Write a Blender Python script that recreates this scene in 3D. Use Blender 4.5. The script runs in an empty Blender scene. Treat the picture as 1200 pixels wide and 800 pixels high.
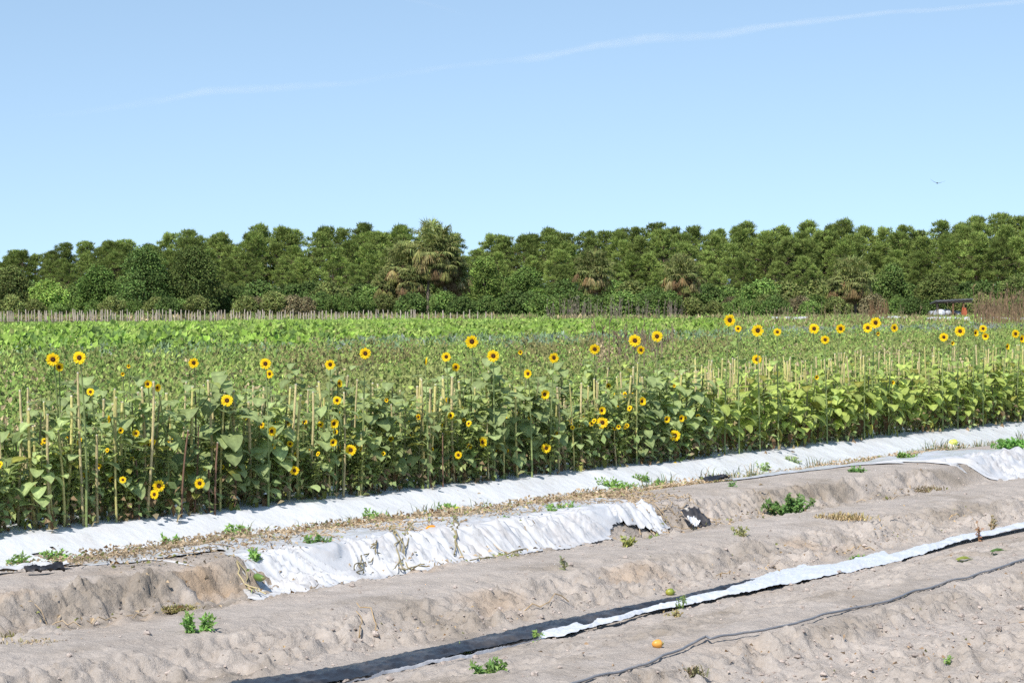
import bpy, math, random
import numpy as np
from mathutils import Vector

R = math.radians
random.seed(7)
rng = np.random.default_rng(7)
scene = bpy.context.scene
COL = scene.collection

# ------------------------------------------------------------------ camera, sky, sun
F = 2600.0            # focal length in photo pixels (1200 wide)
CH = 1.9              # camera height
PITCH = math.atan(50.0 / F)
cam_d = bpy.data.cameras.new('camera')
cam_d.sensor_width = 36.0
cam_d.lens = F / 1200.0 * 36.0
cam_d.clip_start = 0.1
cam_d.clip_end = 90000.0
cam = bpy.data.objects.new('camera', cam_d)
COL.objects.link(cam)
cam.location = (0, 0, CH)
cam.rotation_euler = (math.pi / 2 - PITCH, 0, 0)
scene.camera = cam

SUN_EL = R(50)
SUN_H = np.array([-0.47, -0.88]); SUN_H /= np.linalg.norm(SUN_H)
sun_dir = Vector((SUN_H[0] * math.cos(SUN_EL), SUN_H[1] * math.cos(SUN_EL), math.sin(SUN_EL)))
world = bpy.data.worlds.new('World')
scene.world = world
world.use_nodes = True
wn = world.node_tree.nodes; wl = world.node_tree.links
wn.clear()
w_out = wn.new('ShaderNodeOutputWorld'); w_bg = wn.new('ShaderNodeBackground')
sky = wn.new('ShaderNodeTexSky')
sky.sky_type = 'NISHITA'
sky.sun_disc = False
sky.sun_elevation = SUN_EL
sky.sun_rotation = math.atan2(SUN_H[0], SUN_H[1])
sky.altitude = 0
sky.air_density = 1.0
sky.dust_density = 0.0
sky.ozone_density = 1.6
w_bg.inputs['Strength'].default_value = 0.143
w_tc = wn.new('ShaderNodeTexCoord'); w_add = wn.new('ShaderNodeVectorMath'); w_add.operation = 'ADD'
w_add.inputs[1].default_value = (0, 0, 0.17)
w_nrm = wn.new('ShaderNodeVectorMath'); w_nrm.operation = 'NORMALIZE'
wl.new(w_tc.outputs['Generated'], w_add.inputs[0]); wl.new(w_add.outputs[0], w_nrm.inputs[0]); wl.new(w_nrm.outputs[0], sky.inputs['Vector'])
w_hs = wn.new('ShaderNodeMix'); w_hs.data_type = 'RGBA'; w_hs.blend_type = 'MULTIPLY'; w_hs.inputs['Factor'].default_value = 1
w_hs.inputs['B'].default_value = (1.20, 1.14, 1.03, 1)
wl.new(sky.outputs[0], w_hs.inputs['A']); wl.new(w_hs.outputs['Result'], w_bg.inputs[0]); wl.new(w_bg.outputs[0], w_out.inputs[0])
sun_l = bpy.data.lights.new('sun', 'SUN')
sun_l.energy = 4.5
sun_l.angle = R(0.53)
sun_l.color = (1.0, 0.955, 0.89)
sun = bpy.data.objects.new('sun', sun_l)
COL.objects.link(sun)
sun.rotation_euler = sun_dir.to_track_quat('Z', 'Y').to_euler()
scene.view_settings.view_transform = 'Standard'
scene.view_settings.look = 'None'
scene.view_settings.exposure = 0.36
scene.view_settings.gamma = 1.0
scene.view_settings.use_curve_mapping = False
scene.cycles.max_bounces = 6
scene.cycles.diffuse_bounces = 3
scene.cycles.glossy_bounces = 2
scene.cycles.transmission_bounces = 3
scene.cycles.transparent_max_bounces = 8
scene.cycles.use_denoising = False
scene.cycles.caustics_reflective = False
scene.cycles.caustics_refractive = False

# ------------------------------------------------------------------ geometry of the place
cp, sp = math.cos(PITCH), math.sin(PITCH)
DU = np.array([1900.0 / F, 1.0]); DU /= np.linalg.norm(DU)       # direction of the beds
DV = np.array([-DU[1], DU[0]])                                    # across the beds, away


def ray(px, py):
    a = (px - 600.0) / F; b = (400.0 - py) / F
    d = np.array([a, cp + b * sp, -sp + b * cp])
    return d / d[1]


def at_y(px, py, Y):
    d = ray(px, py)
    return np.array([d[0] * Y, Y, CH + d[2] * Y])


def at_z(px, py, z):
    d = ray(px, py)
    return at_y(px, py, (z - CH) / d[2])


def at_v(px, py, v):
    d = ray(px, py)
    Y = v / (d[0] * DV[0] + d[1] * DV[1])
    return at_y(px, py, Y)


def uv(x, y):
    return x * DU[0] + y * DU[1], x * DV[0] + y * DV[1]


def xy(u, v):
    return u * DU[0] + v * DV[0], u * DU[1] + v * DV[1]


def _h(i, j, s):
    n = (i * 374761393 + j * 668265263 + s * 974634777) & 0xffffffff
    n = ((n ^ (n >> 13)) * 1274126177) & 0xffffffff
    return ((n ^ (n >> 16)) & 0xffff) / 65535.0


def vnoise(x, y, s=0):
    x = np.asarray(x, float); y = np.asarray(y, float)
    i = np.floor(x).astype(np.int64); j = np.floor(y).astype(np.int64)
    fx = x - i; fy = y - j
    fx = fx * fx * (3 - 2 * fx); fy = fy * fy * (3 - 2 * fy)
    a = _h(i, j, s); b = _h(i + 1, j, s); c = _h(i, j + 1, s); d = _h(i + 1, j + 1, s)
    return (a * (1 - fx) + b * fx) * (1 - fy) + (c * (1 - fx) + d * fx) * fy


def fbm(x, y, s=0, o=4, g=0.5):
    t = 0; a = 1; n = 0
    for k in range(o):
        t = t + a * (vnoise(x * 2 ** k + 17.3 * k, y * 2 ** k - 9.1 * k, s + k) - 0.5); n += a; a *= g
    return t / n * 2.0        # about -1..1


PV = [-60, 2.0, 3.6, 4.1, 5.35, 5.58, 5.80, 6.1, 6.6, 6.95, 7.2, 7.45, 7.72, 7.86, 8.12, 8.4, 8.85, 9.05, 9.25, 9.42, 9.52, 9.72, 10.0, 10.4, 10.72, 11.02, 11.36, 11.76, 12.10, 12.4, 13.0, 13.25]
PZ = [.05, .10, .09, .01, .00, .02, .11, .13, .075, .03, .005, .00, .00, .02, .11, .14, .13, .08, .03, .03, .05, .20, .225, .22, .19, .12, .045, .05, .205, .23, .21, .04]


def base_z(u, v):
    z = np.interp(v, PV, PZ)
    w = np.mod(v - 13.25, 2.1)
    zb = np.interp(w, [0, .45, .65, 1.0, 1.5, 1.75, 2.1], [.04, .04, .2, .23, .2, .05, .04])
    fade = np.clip((v - 13.25) / 0.05, 0, 1)
    z = z * (1 - fade) + zb * fade
    far = np.clip((v - 34) / 8, 0, 1)
    return z * (1 - far) + 0.06 * far


def terr(u, v, detail=True):
    u = np.asarray(u, float); v = np.asarray(v, float)
    near = np.clip((13.0 - v) / 1.0, 0, 1) * np.clip((v - 1.0), 0, 1)
    wob = (fbm(u * .55, v * .3, 3, 4) * .085 + fbm(u * 2.2, v * .8, 4, 3) * .02)
    ve = v + wob * near
    z = base_z(u, ve)
    # steepness mask: faces of the beds
    sl = np.abs(base_z(u, ve + .06) - base_z(u, ve - .06)) / .12
    face = np.clip(sl * 1.6, 0, 1)
    z = z + fbm(u * .35, v * .6, 8, 3) * .018
    # soil lies smoother where a sheet was pulled over it
    quiet = np.clip((v - 11.15) / .15, 0, 1) * .92
    quiet = np.maximum(quiet, .75 * np.clip((u - 10.3) / .3, 0, 1) * np.clip((15.6 - u) / .3, 0, 1) * np.clip((v - 9.45) / .1, 0, 1))
    quiet = np.maximum(quiet, .85 * np.clip((u - 15.6) / .5, 0, 1) * np.clip((v - 10.1) / .15, 0, 1))
    quiet = np.maximum(quiet, .85 * np.clip((u - 20.0) / .5, 0, 1) * np.clip((v - 9.3) / .1, 0, 1))
    quiet = np.maximum(quiet, .85 * np.exp(-((v - 7.36) / .2) ** 4))
    if detail:
        near = near * (1 - quiet)
        z = z + near * (fbm(u * 3.2, v * 4, 11, 4) * .010)
        rill = fbm(u * 7.5 + fbm(u * 2, v * 2, 31, 2) * .6, v * 1.6, 14, 3)
        z = z + near * face * rill * .075
        clod = np.clip(fbm(u * 8, v * 9, 21, 4, .6) - .06, 0, 1)
        rough = np.clip(face * 1.2 + np.clip((5.6 - v) * 2, 0, 1) * .9 + 1.0 * np.exp(-((v - 7.72) / .14) ** 2)
                        + .25 * np.exp(-((v - 6.5) / .3) ** 2) + .35 * np.clip(9.9 - u, 0, 1) * np.exp(-((v - 9.6) / .3) ** 2), 0.10, 1.1)
        z = z + near * rough * clod * .12
        z = z + near * rough * fbm(u * 24, v * 24, 27, 3) * .016
        crk = 1 - np.clip(np.abs(fbm(u * 6.5, v * 9, 47, 3, .6)) * 7, 0, 1)
        z = z - near * np.clip(face * 1.1 + rough * .35 - .1, 0, 1) * crk * .048
        blk = np.clip(fbm(u * 7, v * 8.5, 53, 5, .62) / .12, 0, 1); blk = blk * blk * (3 - 2 * blk)
        z = z + near * np.clip(rough, 0, .9) * blk * .030
        z = z - near * face * np.clip(np.abs(fbm(u * 5, v * 7, 41, 3)) * -6 + .6, 0, 1) * .035
    return z


# ------------------------------------------------------------------ materials
def principled(name, rough=.75, spec=.25):
    m = bpy.data.materials.new(name); m.use_nodes = True
    nt = m.node_tree; b = nt.nodes['Principled BSDF']
    b.inputs['Roughness'].default_value = rough
    b.inputs['Specular IOR Level'].default_value = spec
    return m, nt, b


def mat_plain(name, col, rough=.7, noise=.25, scale=20, spec=.3, metal=0, bump=0):
    m, nt, b = principled(name, rough, spec)
    n = nt.nodes.new('ShaderNodeTexNoise'); n.inputs['Scale'].default_value = scale; n.inputs['Detail'].default_value = 4
    tc = nt.nodes.new('ShaderNodeTexCoord'); nt.links.new(tc.outputs['Object'], n.inputs['Vector'])
    r = nt.nodes.new('ShaderNodeValToRGB')
    r.color_ramp.elements[0].position = .3; r.color_ramp.elements[1].position = .7
    r.color_ramp.elements[0].color = tuple(c * (1 - noise) for c in col) + (1,)
    r.color_ramp.elements[1].color = tuple(min(1, c * (1 + noise)) for c in col) + (1,)
    nt.links.new(n.outputs['Fac'], r.inputs['Fac']); nt.links.new(r.outputs[0], b.inputs['Base Color'])
    b.inputs['Metallic'].default_value = metal
    if bump:
        bp = nt.nodes.new('ShaderNodeBump'); bp.inputs['Distance'].default_value = bump
        nt.links.new(n.outputs['Fac'], bp.inputs['Height']); nt.links.new(bp.outputs[0], b.inputs['Normal'])
    return m


def mat_col(name, rough=.7, spec=.25, trans=0.0, nscale=30, namt=.25, objvar=.18, bump=0):
    """base colour from the mesh's own colour attribute, varied a little by noise and per object"""
    m, nt, b = principled(name, rough, spec)
    N = nt.nodes; L = nt.links
    a = N.new('ShaderNodeAttribute'); a.attribute_name = 'Col'
    n = N.new('ShaderNodeTexNoise'); n.inputs['Scale'].default_value = nscale; n.inputs['Detail'].default_value = 3
    tc = N.new('ShaderNodeTexCoord'); L.new(tc.outputs['Object'], n.inputs['Vector'])
    mr = N.new('ShaderNodeMapRange'); mr.inputs['From Min'].default_value = .3; mr.inputs['From Max'].default_value = .7
    mr.inputs['To Min'].default_value = 1 - namt; mr.inputs['To Max'].default_value = 1 + namt
    L.new(n.outputs['Fac'], mr.inputs['Value'])
    oi = N.new('ShaderNodeObjectInfo')
    mr2 = N.new('ShaderNodeMapRange'); mr2.inputs['To Min'].default_value = 1 - objvar; mr2.inputs['To Max'].default_value = 1 + objvar
    L.new(oi.outputs['Random'], mr2.inputs['Value'])
    mu = N.new('ShaderNodeMath'); mu.operation = 'MULTIPLY'; L.new(mr.outputs[0], mu.inputs[0]); L.new(mr2.outputs[0], mu.inputs[1])
    vm = N.new('ShaderNodeVectorMath'); vm.operation = 'SCALE'; L.new(a.outputs['Color'], vm.inputs[0]); L.new(mu.outputs[0], vm.inputs['Scale'])
    L.new(vm.outputs[0], b.inputs['Base Color'])
    if bump:
        bp = N.new('ShaderNodeBump'); bp.inputs['Distance'].default_value = bump; bp.inputs['Strength'].default_value = 1
        L.new(n.outputs['Fac'], bp.inputs['Height']); L.new(bp.outputs[0], b.inputs['Normal'])
    if trans > 0:
        t = N.new('ShaderNodeBsdfTranslucent'); L.new(vm.outputs[0], t.inputs['Color'])
        mx = N.new('ShaderNodeMixShader'); mx.inputs[0].default_value = trans
        L.new(b.outputs[0], mx.inputs[1]); L.new(t.outputs[0], mx.inputs[2])
        L.new(mx.outputs[0], nt.nodes['Material Output'].inputs['Surface'])
    return m


M_leaf = mat_col('leaf', rough=.6, spec=.35, trans=.40, nscale=28, namt=.16)
M_weed = mat_col('weed_leaf', rough=.7, spec=.2, trans=.25, nscale=2, namt=.22)
M_tree = mat_col('tree_leaf', rough=.75, spec=.12, trans=.2, nscale=.45, namt=.30, objvar=.26)
M_stem = mat_col('stem', rough=.75, spec=.2, nscale=40, namt=.25)
M_petal = mat_col('petal', rough=.6, spec=.2, trans=.35, nscale=60, namt=.08, objvar=.05)
M_disc = mat_col('seed_disc', rough=.9, spec=.1, nscale=300, namt=.5, objvar=.1)
M_bark = mat_col('bark', rough=.9, spec=.1, nscale=6, namt=.3)
M_fruit = mat_col('fruit_skin', rough=.4, spec=.4, nscale=30, namt=.12)


def mat_soil():
    m, nt, b = principled('sandy_soil', .95, .08)
    N = nt.nodes; L = nt.links
    a = N.new('ShaderNodeAttribute'); a.attribute_name = 'Col'
    geo = N.new('ShaderNodeNewGeometry')
    n1 = N.new('ShaderNodeTexNoise'); n1.inputs['Scale'].default_value = 55; n1.inputs['Detail'].default_value = 6; n1.inputs['Roughness'].default_value = .7
    n2 = N.new('ShaderNodeTexNoise'); n2.inputs['Scale'].default_value = 4.5; n2.inputs['Detail'].default_value = 6; n2.inputs['Roughness'].default_value = .65
    for n in (n1, n2): L.new(geo.outputs['Position'], n.inputs['Vector'])
    m1 = N.new('ShaderNodeMapRange'); m1.inputs['From Min'].default_value = .3; m1.inputs['From Max'].default_value = .7; m1.inputs['To Min'].default_value = .88; m1.inputs['To Max'].default_value = 1.10
    m2 = N.new('ShaderNodeMapRange'); m2.inputs['From Min'].default_value = .35; m2.inputs['From Max'].default_value = .65; m2.inputs['To Min'].default_value = .86; m2.inputs['To Max'].default_value = 1.10
    L.new(n1.outputs['Fac'], m1.inputs['Value']); L.new(n2.outputs['Fac'], m2.inputs['Value'])
    mu = N.new('ShaderNodeMath'); mu.operation = 'MULTIPLY'; L.new(m1.outputs[0], mu.inputs[0]); L.new(m2.outputs[0], mu.inputs[1])
    vm = N.new('ShaderNodeVectorMath'); vm.operation = 'SCALE'; L.new(a.outputs['Color'], vm.inputs[0]); L.new(mu.outputs[0], vm.inputs['Scale'])
    L.new(vm.outputs[0], b.inputs['Base Color'])
    n3 = N.new('ShaderNodeTexNoise'); n3.inputs['Scale'].default_value = 24; n3.inputs['Detail'].default_value = 8; n3.inputs['Roughness'].default_value = .72
    L.new(geo.outputs['Position'], n3.inputs['Vector'])
    bp = N.new('ShaderNodeBump'); bp.inputs['Distance'].default_value = .05; bp.inputs['Strength'].default_value = .62
    L.new(n3.outputs['Fac'], bp.inputs['Height']); L.new(bp.outputs[0], b.inputs['Normal'])
    return m


M_soil = mat_soil()


def mat_film(name, front, back, dirt=.5, rough=.33):
    """plastic mulch: one colour above, the other below, dusted with soil"""
    m, nt, b = principled(name, rough * .8, .5)
    N = nt.nodes; L = nt.links
    geo = N.new('ShaderNodeNewGeometry')
    mix = N.new('ShaderNodeMix'); mix.data_type = 'RGBA'
    mix.inputs['A'].default_value = front + (1,); mix.inputs['B'].default_value = back + (1,)
    L.new(geo.outputs['Backfacing'], mix.inputs['Factor'])
    n = N.new('ShaderNodeTexNoise'); n.inputs['Scale'].default_value = 3.5; n.inputs['Detail'].default_value = 7; n.inputs['Roughness'].default_value = .68
    L.new(geo.outputs['Position'], n.inputs['Vector'])
    mr = N.new('ShaderNodeMapRange'); mr.inputs['From Min'].default_value = .50; mr.inputs['From Max'].default_value = .74
    mr.inputs['To Max'].default_value = dirt
    L.new(n.outputs['Fac'], mr.inputs['Value'])
    mix2 = N.new('ShaderNodeMix'); mix2.data_type = 'RGBA'
    mix2.inputs['B'].default_value = (.44, .38, .33, 1)
    L.new(mix.outputs['Result'], mix2.inputs['A']); L.new(mr.outputs[0], mix2.inputs['Factor'])
    L.new(mix2.outputs['Result'], b.inputs['Base Color'])
    n2 = N.new('ShaderNodeTexNoise'); n2.inputs['Scale'].default_value = 14; n2.inputs['Detail'].default_value = 5
    L.new(geo.outputs['Position'], n2.inputs['Vector'])
    bp = N.new('ShaderNodeBump'); bp.inputs['Distance'].default_value = .012; bp.inputs['Strength'].default_value = .6
    L.new(n2.outputs['Fac'], bp.inputs['Height']); L.new(bp.outputs[0], b.inputs['Normal'])
    return m


M_film = mat_film('white_film', (.525, .525, .53), (.015, .015, .017), .6)
M_film_clean = mat_film('clean_white_film', (.66, .67, .69), (.015, .015, .017), .30)
M_black = mat_film('black_film', (.022, .022, .025), (.022, .022, .025), .22, .45)
M_tape = mat_film('drip_tape_plastic', (.20, .20, .21), (.12, .12, .125), .75, .5)


# ------------------------------------------------------------------ mesh collecting
class MB:
    def __init__(s):
        s.V = []; s.C = []; s.Q = []; s.T = []; s.n = 0

    def add(s, v, f, c):
        v = np.asarray(v, float).reshape(-1, 3); f = np.asarray(f, np.int64)
        c = np.asarray(c, float)
        if c.ndim == 1: c = np.tile(c, (len(v), 1))
        s.V.append(v); s.C.append(c)
        if len(f):
            (s.Q if f.shape[1] == 4 else s.T).append(f + s.n)
        s.n += len(v)

    def build(s, name, mat, parent=None, smooth=False, loc=None):
        me = bpy.data.meshes.new(name)
        V = np.concatenate(s.V); C = np.concatenate(s.C)
        Q = np.concatenate(s.Q) if s.Q else np.zeros((0, 4), np.int64)
        T = np.concatenate(s.T) if s.T else np.zeros((0, 3), np.int64)
        me.vertices.add(len(V)); me.vertices.foreach_set('co', V.astype(np.float32).ravel())
        nl = Q.size + T.size
        me.loops.add(nl); me.polygons.add(len(Q) + len(T))
        me.loops.foreach_set('vertex_index', np.concatenate([Q.ravel(), T.ravel()]).astype(np.int32))
        st = np.concatenate([np.arange(len(Q)) * 4, Q.size + np.arange(len(T)) * 3]).astype(np.int32)
        me.polygons.foreach_set('loop_start', st)
        me.polygons.foreach_set('use_smooth', np.full(len(Q) + len(T), smooth))
        me.update(calc_edges=True)
        at = me.color_attributes.new('Col', 'FLOAT_COLOR', 'POINT')
        at.data.foreach_set('color', np.concatenate([C, np.ones((len(C), 1))], 1).astype(np.float32).ravel())
        me.materials.append(mat)
        me.validate()
        o = bpy.data.objects.new(name, me); COL.objects.link(o)
        if parent is not None: o.parent = parent
        if loc is not None: o.location = loc
        return o


def tag(o, label=None, cat=None, group=None, kind=None):
    if label: o['label'] = label
    if cat: o['category'] = cat
    if group: o['group'] = group
    if kind: o['kind'] = kind
    return o


def empty(name, loc=(0, 0, 0), rz=0, label=None, cat=None, group=None):
    o = bpy.data.objects.new(name, None); COL.objects.link(o)
    o.empty_display_size = .2
    o.location = loc; o.rotation_euler = (0, 0, rz)
    return tag(o, label, cat, group)


def dup(o, loc=None, rz=None, sc=None, label=None, group=None, parent=None, rot=None):
    c = o.copy(); COL.objects.link(c)
    if parent is not None: c.parent = parent
    if loc is not None: c.location = loc
    if rot is not None: c.rotation_euler = rot
    elif rz is not None: c.rotation_euler = (0, 0, rz)
    if sc is not None: c.scale = (sc, sc, sc) if np.isscalar(sc) else sc
    if label: c['label'] = label
    if group: c['group'] = group
    for ch in list(o.children):
        dup(ch, parent=c)
    return c


class Proto:
    """first placing moves the original, later ones copy it with its parts"""
    def __init__(s, o): s.o = o; s.used = False

    def put(s, loc, rz=0, sc=1.0, label=None, group=None, rot=None):
        rr = rot if rot is not None else (0, 0, rz)
        ss = (sc, sc, sc) if np.isscalar(sc) else sc
        if not s.used:
            s.used = True; o = s.o
            o.location = loc; o.rotation_euler = rr; o.scale = ss
            if label: o['label'] = label
            if group: o['group'] = group
            return o
        return dup(s.o, loc=loc, rot=rr, sc=ss, label=label, group=group)

    def drop(s):
        if not s.used:
            def rm(o):
                for c in list(o.children): rm(c)
                bpy.data.objects.remove(o)
            rm(s.o)


def tube(mb, pts, rad, col, n=6, cap=True):
    pts = np.asarray(pts, float); k = len(pts)
    rad = np.full(k, rad) if np.isscalar(rad) else np.asarray(rad, float)
    tan = np.gradient(pts, axis=0); tan /= np.linalg.norm(tan, axis=1)[:, None] + 1e-9
    ref = np.array([0, 0, 1.0]) if abs(tan[0][2]) < .9 else np.array([1.0, 0, 0])
    a = np.cross(tan, ref); a /= np.linalg.norm(a, axis=1)[:, None] + 1e-9
    b = np.cross(tan, a)
    th = np.arange(n) / n * 2 * math.pi
    ring = a[:, None, :] * np.cos(th)[None, :, None] + b[:, None, :] * np.sin(th)[None, :, None]
    v = (pts[:, None, :] + ring * rad[:, None, None]).reshape(-1, 3)
    i = np.arange(k - 1)[:, None] * n; j = np.arange(n)[None, :]; j2 = (j + 1) % n
    f = np.stack([i + j, i + j2, i + n + j2, i + n + j], -1).reshape(-1, 4)
    col = np.asarray(col, float)
    if col.ndim == 2: col = np.repeat(col, n, 0)
    mb.add(v, f, col)
    if cap:
        c = col if col.ndim == 1 else col[-1]
        t = np.array([[0, q, q + 1] for q in range(1, n - 1)])
        mb.add(v[-n:], t, c)
        mb.add(v[:n], t[:, ::-1], col if col.ndim == 1 else col[0])


def boxm(mb, c, s, col, rz=0):
    c = np.array(c, float); s = np.array(s, float) / 2
    v = np.array([[x, y, z] for x in (-1, 1) for y in (-1, 1) for z in (-1, 1)]) * s
    ca, sa = math.cos(rz), math.sin(rz)
    v = np.stack([v[:, 0] * ca - v[:, 1] * sa, v[:, 0] * sa + v[:, 1] * ca, v[:, 2]], 1) + c
    mb.add(v, [[0, 1, 3, 2], [4, 6, 7, 5], [0, 4, 5, 1], [2, 3, 7, 6], [0, 2, 6, 4], [1, 5, 7, 3]], col)


def cards(mb, P, A, N, L, W, C, fold=.25):
    """n pointed leaves: base at P, running along A, face normal N, length L, width W"""
    P = np.asarray(P, float); n = len(P)
    A = A / (np.linalg.norm(A, axis=1)[:, None] + 1e-9)
    B = np.cross(N, A); B /= np.linalg.norm(B, axis=1)[:, None] + 1e-9
    NN = np.cross(A, B)
    L = np.broadcast_to(L, (n,))[:, None]; W = np.broadcast_to(W, (n,))[:, None]
    tip = P + A * L - NN * L * .12
    mid = P + A * L * .42
    l = mid + B * W * .5 + NN * W * fold; r = mid - B * W * .5 + NN * W * fold
    v = np.stack([P, r, tip, l], 1).reshape(-1, 3)
    f = np.arange(n)[:, None] * 4 + np.array([0, 1, 2, 3])[None]
    C = np.broadcast_to(np.asarray(C, float), (n, 3))
    mb.add(v, f, np.repeat(C, 4, 0))


SUNV = np.array(sun_dir)


def rdir(n):
    d = rng.normal(size=(n, 3)); return d / np.linalg.norm(d, axis=1)[:, None]


def shades(base, n, amt=.3, hue=.12):
    base = np.asarray(base, float)
    k = 1 + amt * (rng.random((n, 1)) * 2 - 1)
    h = 1 + hue * (rng.random((n, 3)) * 2 - 1)
    return base * k * h


# ------------------------------------------------------------------ ground
def graded(bands):
    out = []
    for a, b, d in bands:
        out.append(np.arange(a, b, d))
    out.append([bands[-1][1]])
    return np.concatenate(out)


def build_ground():
    U = graded([(-3000, -400, 400), (-400, -40, 30), (-40, 4, 1.0), (4, 6.5, .1), (6.5, 18, .021), (18, 34, .045), (34, 60, .5), (60, 200, 5), (200, 800, 40), (800, 4400, 400)])
    Vv = graded([(-3000, -200, 400), (-200, -10, 20), (-10, 3, .6), (3, 4.2, .05), (4.2, 10.9, .019), (10.9, 13.4, .04), (13.4, 36, .22), (36, 60, 2), (60, 200, 10), (200, 800, 50), (800, 4400, 400)])
    u, v = np.meshgrid(U, Vv, indexing='ij')
    z = terr(u, v)
    cl = (np.abs(u) > 300) | (np.abs(v) > 250)
    z = np.where(cl, 0.0, z)
    x, y = xy(u, v)
    n, m = u.shape
    i = np.arange(n - 1)[:, None] * m + np.arange(m - 1)[None]
    f = np.stack([i, i + m, i + m + 1, i + 1], -1).reshape(-1, 4)
    # colours: dry grey sand, moist patches, shade painted on the faces and their feet, ochre stains, field soil beyond the crop
    dry = np.array([.44, .385, .335]); damp_shade = np.array([.25, .205, .155]); ochre = np.array([.43, .28, .15]); pale = np.array([.51, .45, .40])
    c = np.tile(dry, (n, m, 1))
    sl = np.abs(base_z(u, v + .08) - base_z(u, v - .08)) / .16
    t = np.clip(fbm(u * .8, v * 2.2, 51, 4) * 1.4, 0, 1)[..., None] * .5
    c = c * (1 - t) + pale * t
    d = np.clip(fbm(u * 1.7, v * 3.0, 61, 4) * 1.6 + .0 + sl * 1.0 - .25, 0, 1)[..., None] * .65  # noise gives moist patches, the slope term paints shade onto the bed faces
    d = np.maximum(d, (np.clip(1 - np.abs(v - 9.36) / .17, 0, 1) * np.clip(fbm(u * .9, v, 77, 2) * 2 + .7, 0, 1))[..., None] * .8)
    c = c * (1 - d) + damp_shade * d
    o = (np.clip(fbm(u * 1.3, v * 2.5, 71, 3) * 3 - .75, 0, 1) * np.clip(sl * 1.5 + .12, 0, 1))[..., None] * .5
    c = c * (1 - o) + ochre * o
    # darker field soil beyond the crop
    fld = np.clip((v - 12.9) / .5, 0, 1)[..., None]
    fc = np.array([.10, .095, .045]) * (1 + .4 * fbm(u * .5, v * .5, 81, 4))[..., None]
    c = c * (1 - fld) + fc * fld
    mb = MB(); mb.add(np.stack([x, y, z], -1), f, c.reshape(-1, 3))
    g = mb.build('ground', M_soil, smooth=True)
    tag(g, kind='structure')


build_ground()


def sheet(name, u, v, z, mat, mask=None, parent=None, col=(.8, .8, .8)):
    """a film sheet from grids of u, v, z; cells where mask is False are torn away"""
    x, y = xy(u, v); n, m = u.shape
    i = np.arange(n - 1)[:, None] * m + np.arange(m - 1)[None]
    f = np.stack([i, i + m, i + m + 1, i + 1], -1)
    f = f.reshape(-1, 4)
    if (u[-1, 0] - u[0, 0]) * np.sum(v[:, -1] - v[:, 0]) < 0: f = f[:, ::-1]
    if mask is not None: f = f[mask[:-1, :-1].ravel()]
    mb = MB(); mb.add(np.stack([x, y, z], -1), f, col)
    return mb.build(name, mat, parent, smooth=True)


# ------------------------------------------------------------------ plastic mulch sheets
def front_film():
    U = np.arange(2.0, 62.0, .035); T = np.linspace(0, 1, 44)
    u, t = np.meshgrid(U, T, indexing='ij')
    vend = 11.30 + .10 * fbm(U * .9, U * 0, 5, 4)
    v = 12.95 + (vend[:, None] - 12.95) * t
    z = terr(u, v, False)
    # pulled taut over the bed: smooth and lifted a little
    z = z + .014 + .010 * fbm(u * 1.1, v * 3, 9, 3) + .008 * np.abs(fbm(u * 3.5 + v * 2.5, v * 2, 10, 3)) + .004 * fbm(u * 9 + v * 5, v * 7, 19, 2)
    mask = np.ones(u.shape, bool)
    # slits and small holes
    for px, py, s in [(40, 647, .045), (61, 644, .03), (120, 644, .05), (905, 535, .03), (915, 533, .04), (925, 537, .03), (935, 531, .04), (898, 545, .03), (911, 545, .035), (955, 530, .03)]:
        p = at_z(px, py, .12); pu, pv = uv(p[0], p[1])
        mask &= ((u - pu) ** 2 + ((v - pv) * 1.6) ** 2) > s ** 2
    o = sheet('plastic_mulch', u, v, z, M_film_clean, mask)
    tag(o, 'long clean white plastic mulch under the front row of sunflowers', 'plastic mulch')


front_film()


def row_film(v0, u0, u1, label):
    U = np.arange(u0, u1, .12); T = np.linspace(0, 1, 16)
    u, t = np.meshgrid(U, T, indexing='ij')
    v = v0 + .75 - 1.5 * t
    z = terr(u, v, False) + .014 + .01 * fbm(u * 2, v * 3, 9, 3)
    o = sheet('plastic_mulch', u, v, z, M_film, None)
    tag(o, label, 'plastic mulch')


#row_film(14.4, 4, 60, 'white plastic mulch half hidden below the second row of plants')
#row_film(16.5, 5, 60, 'white plastic mulch under the third row of stalks, glimpsed between stems')


def pix_u(px, py, z=.2):
    p = at_z(px, py, z); return uv(p[0], p[1])[0]


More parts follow.
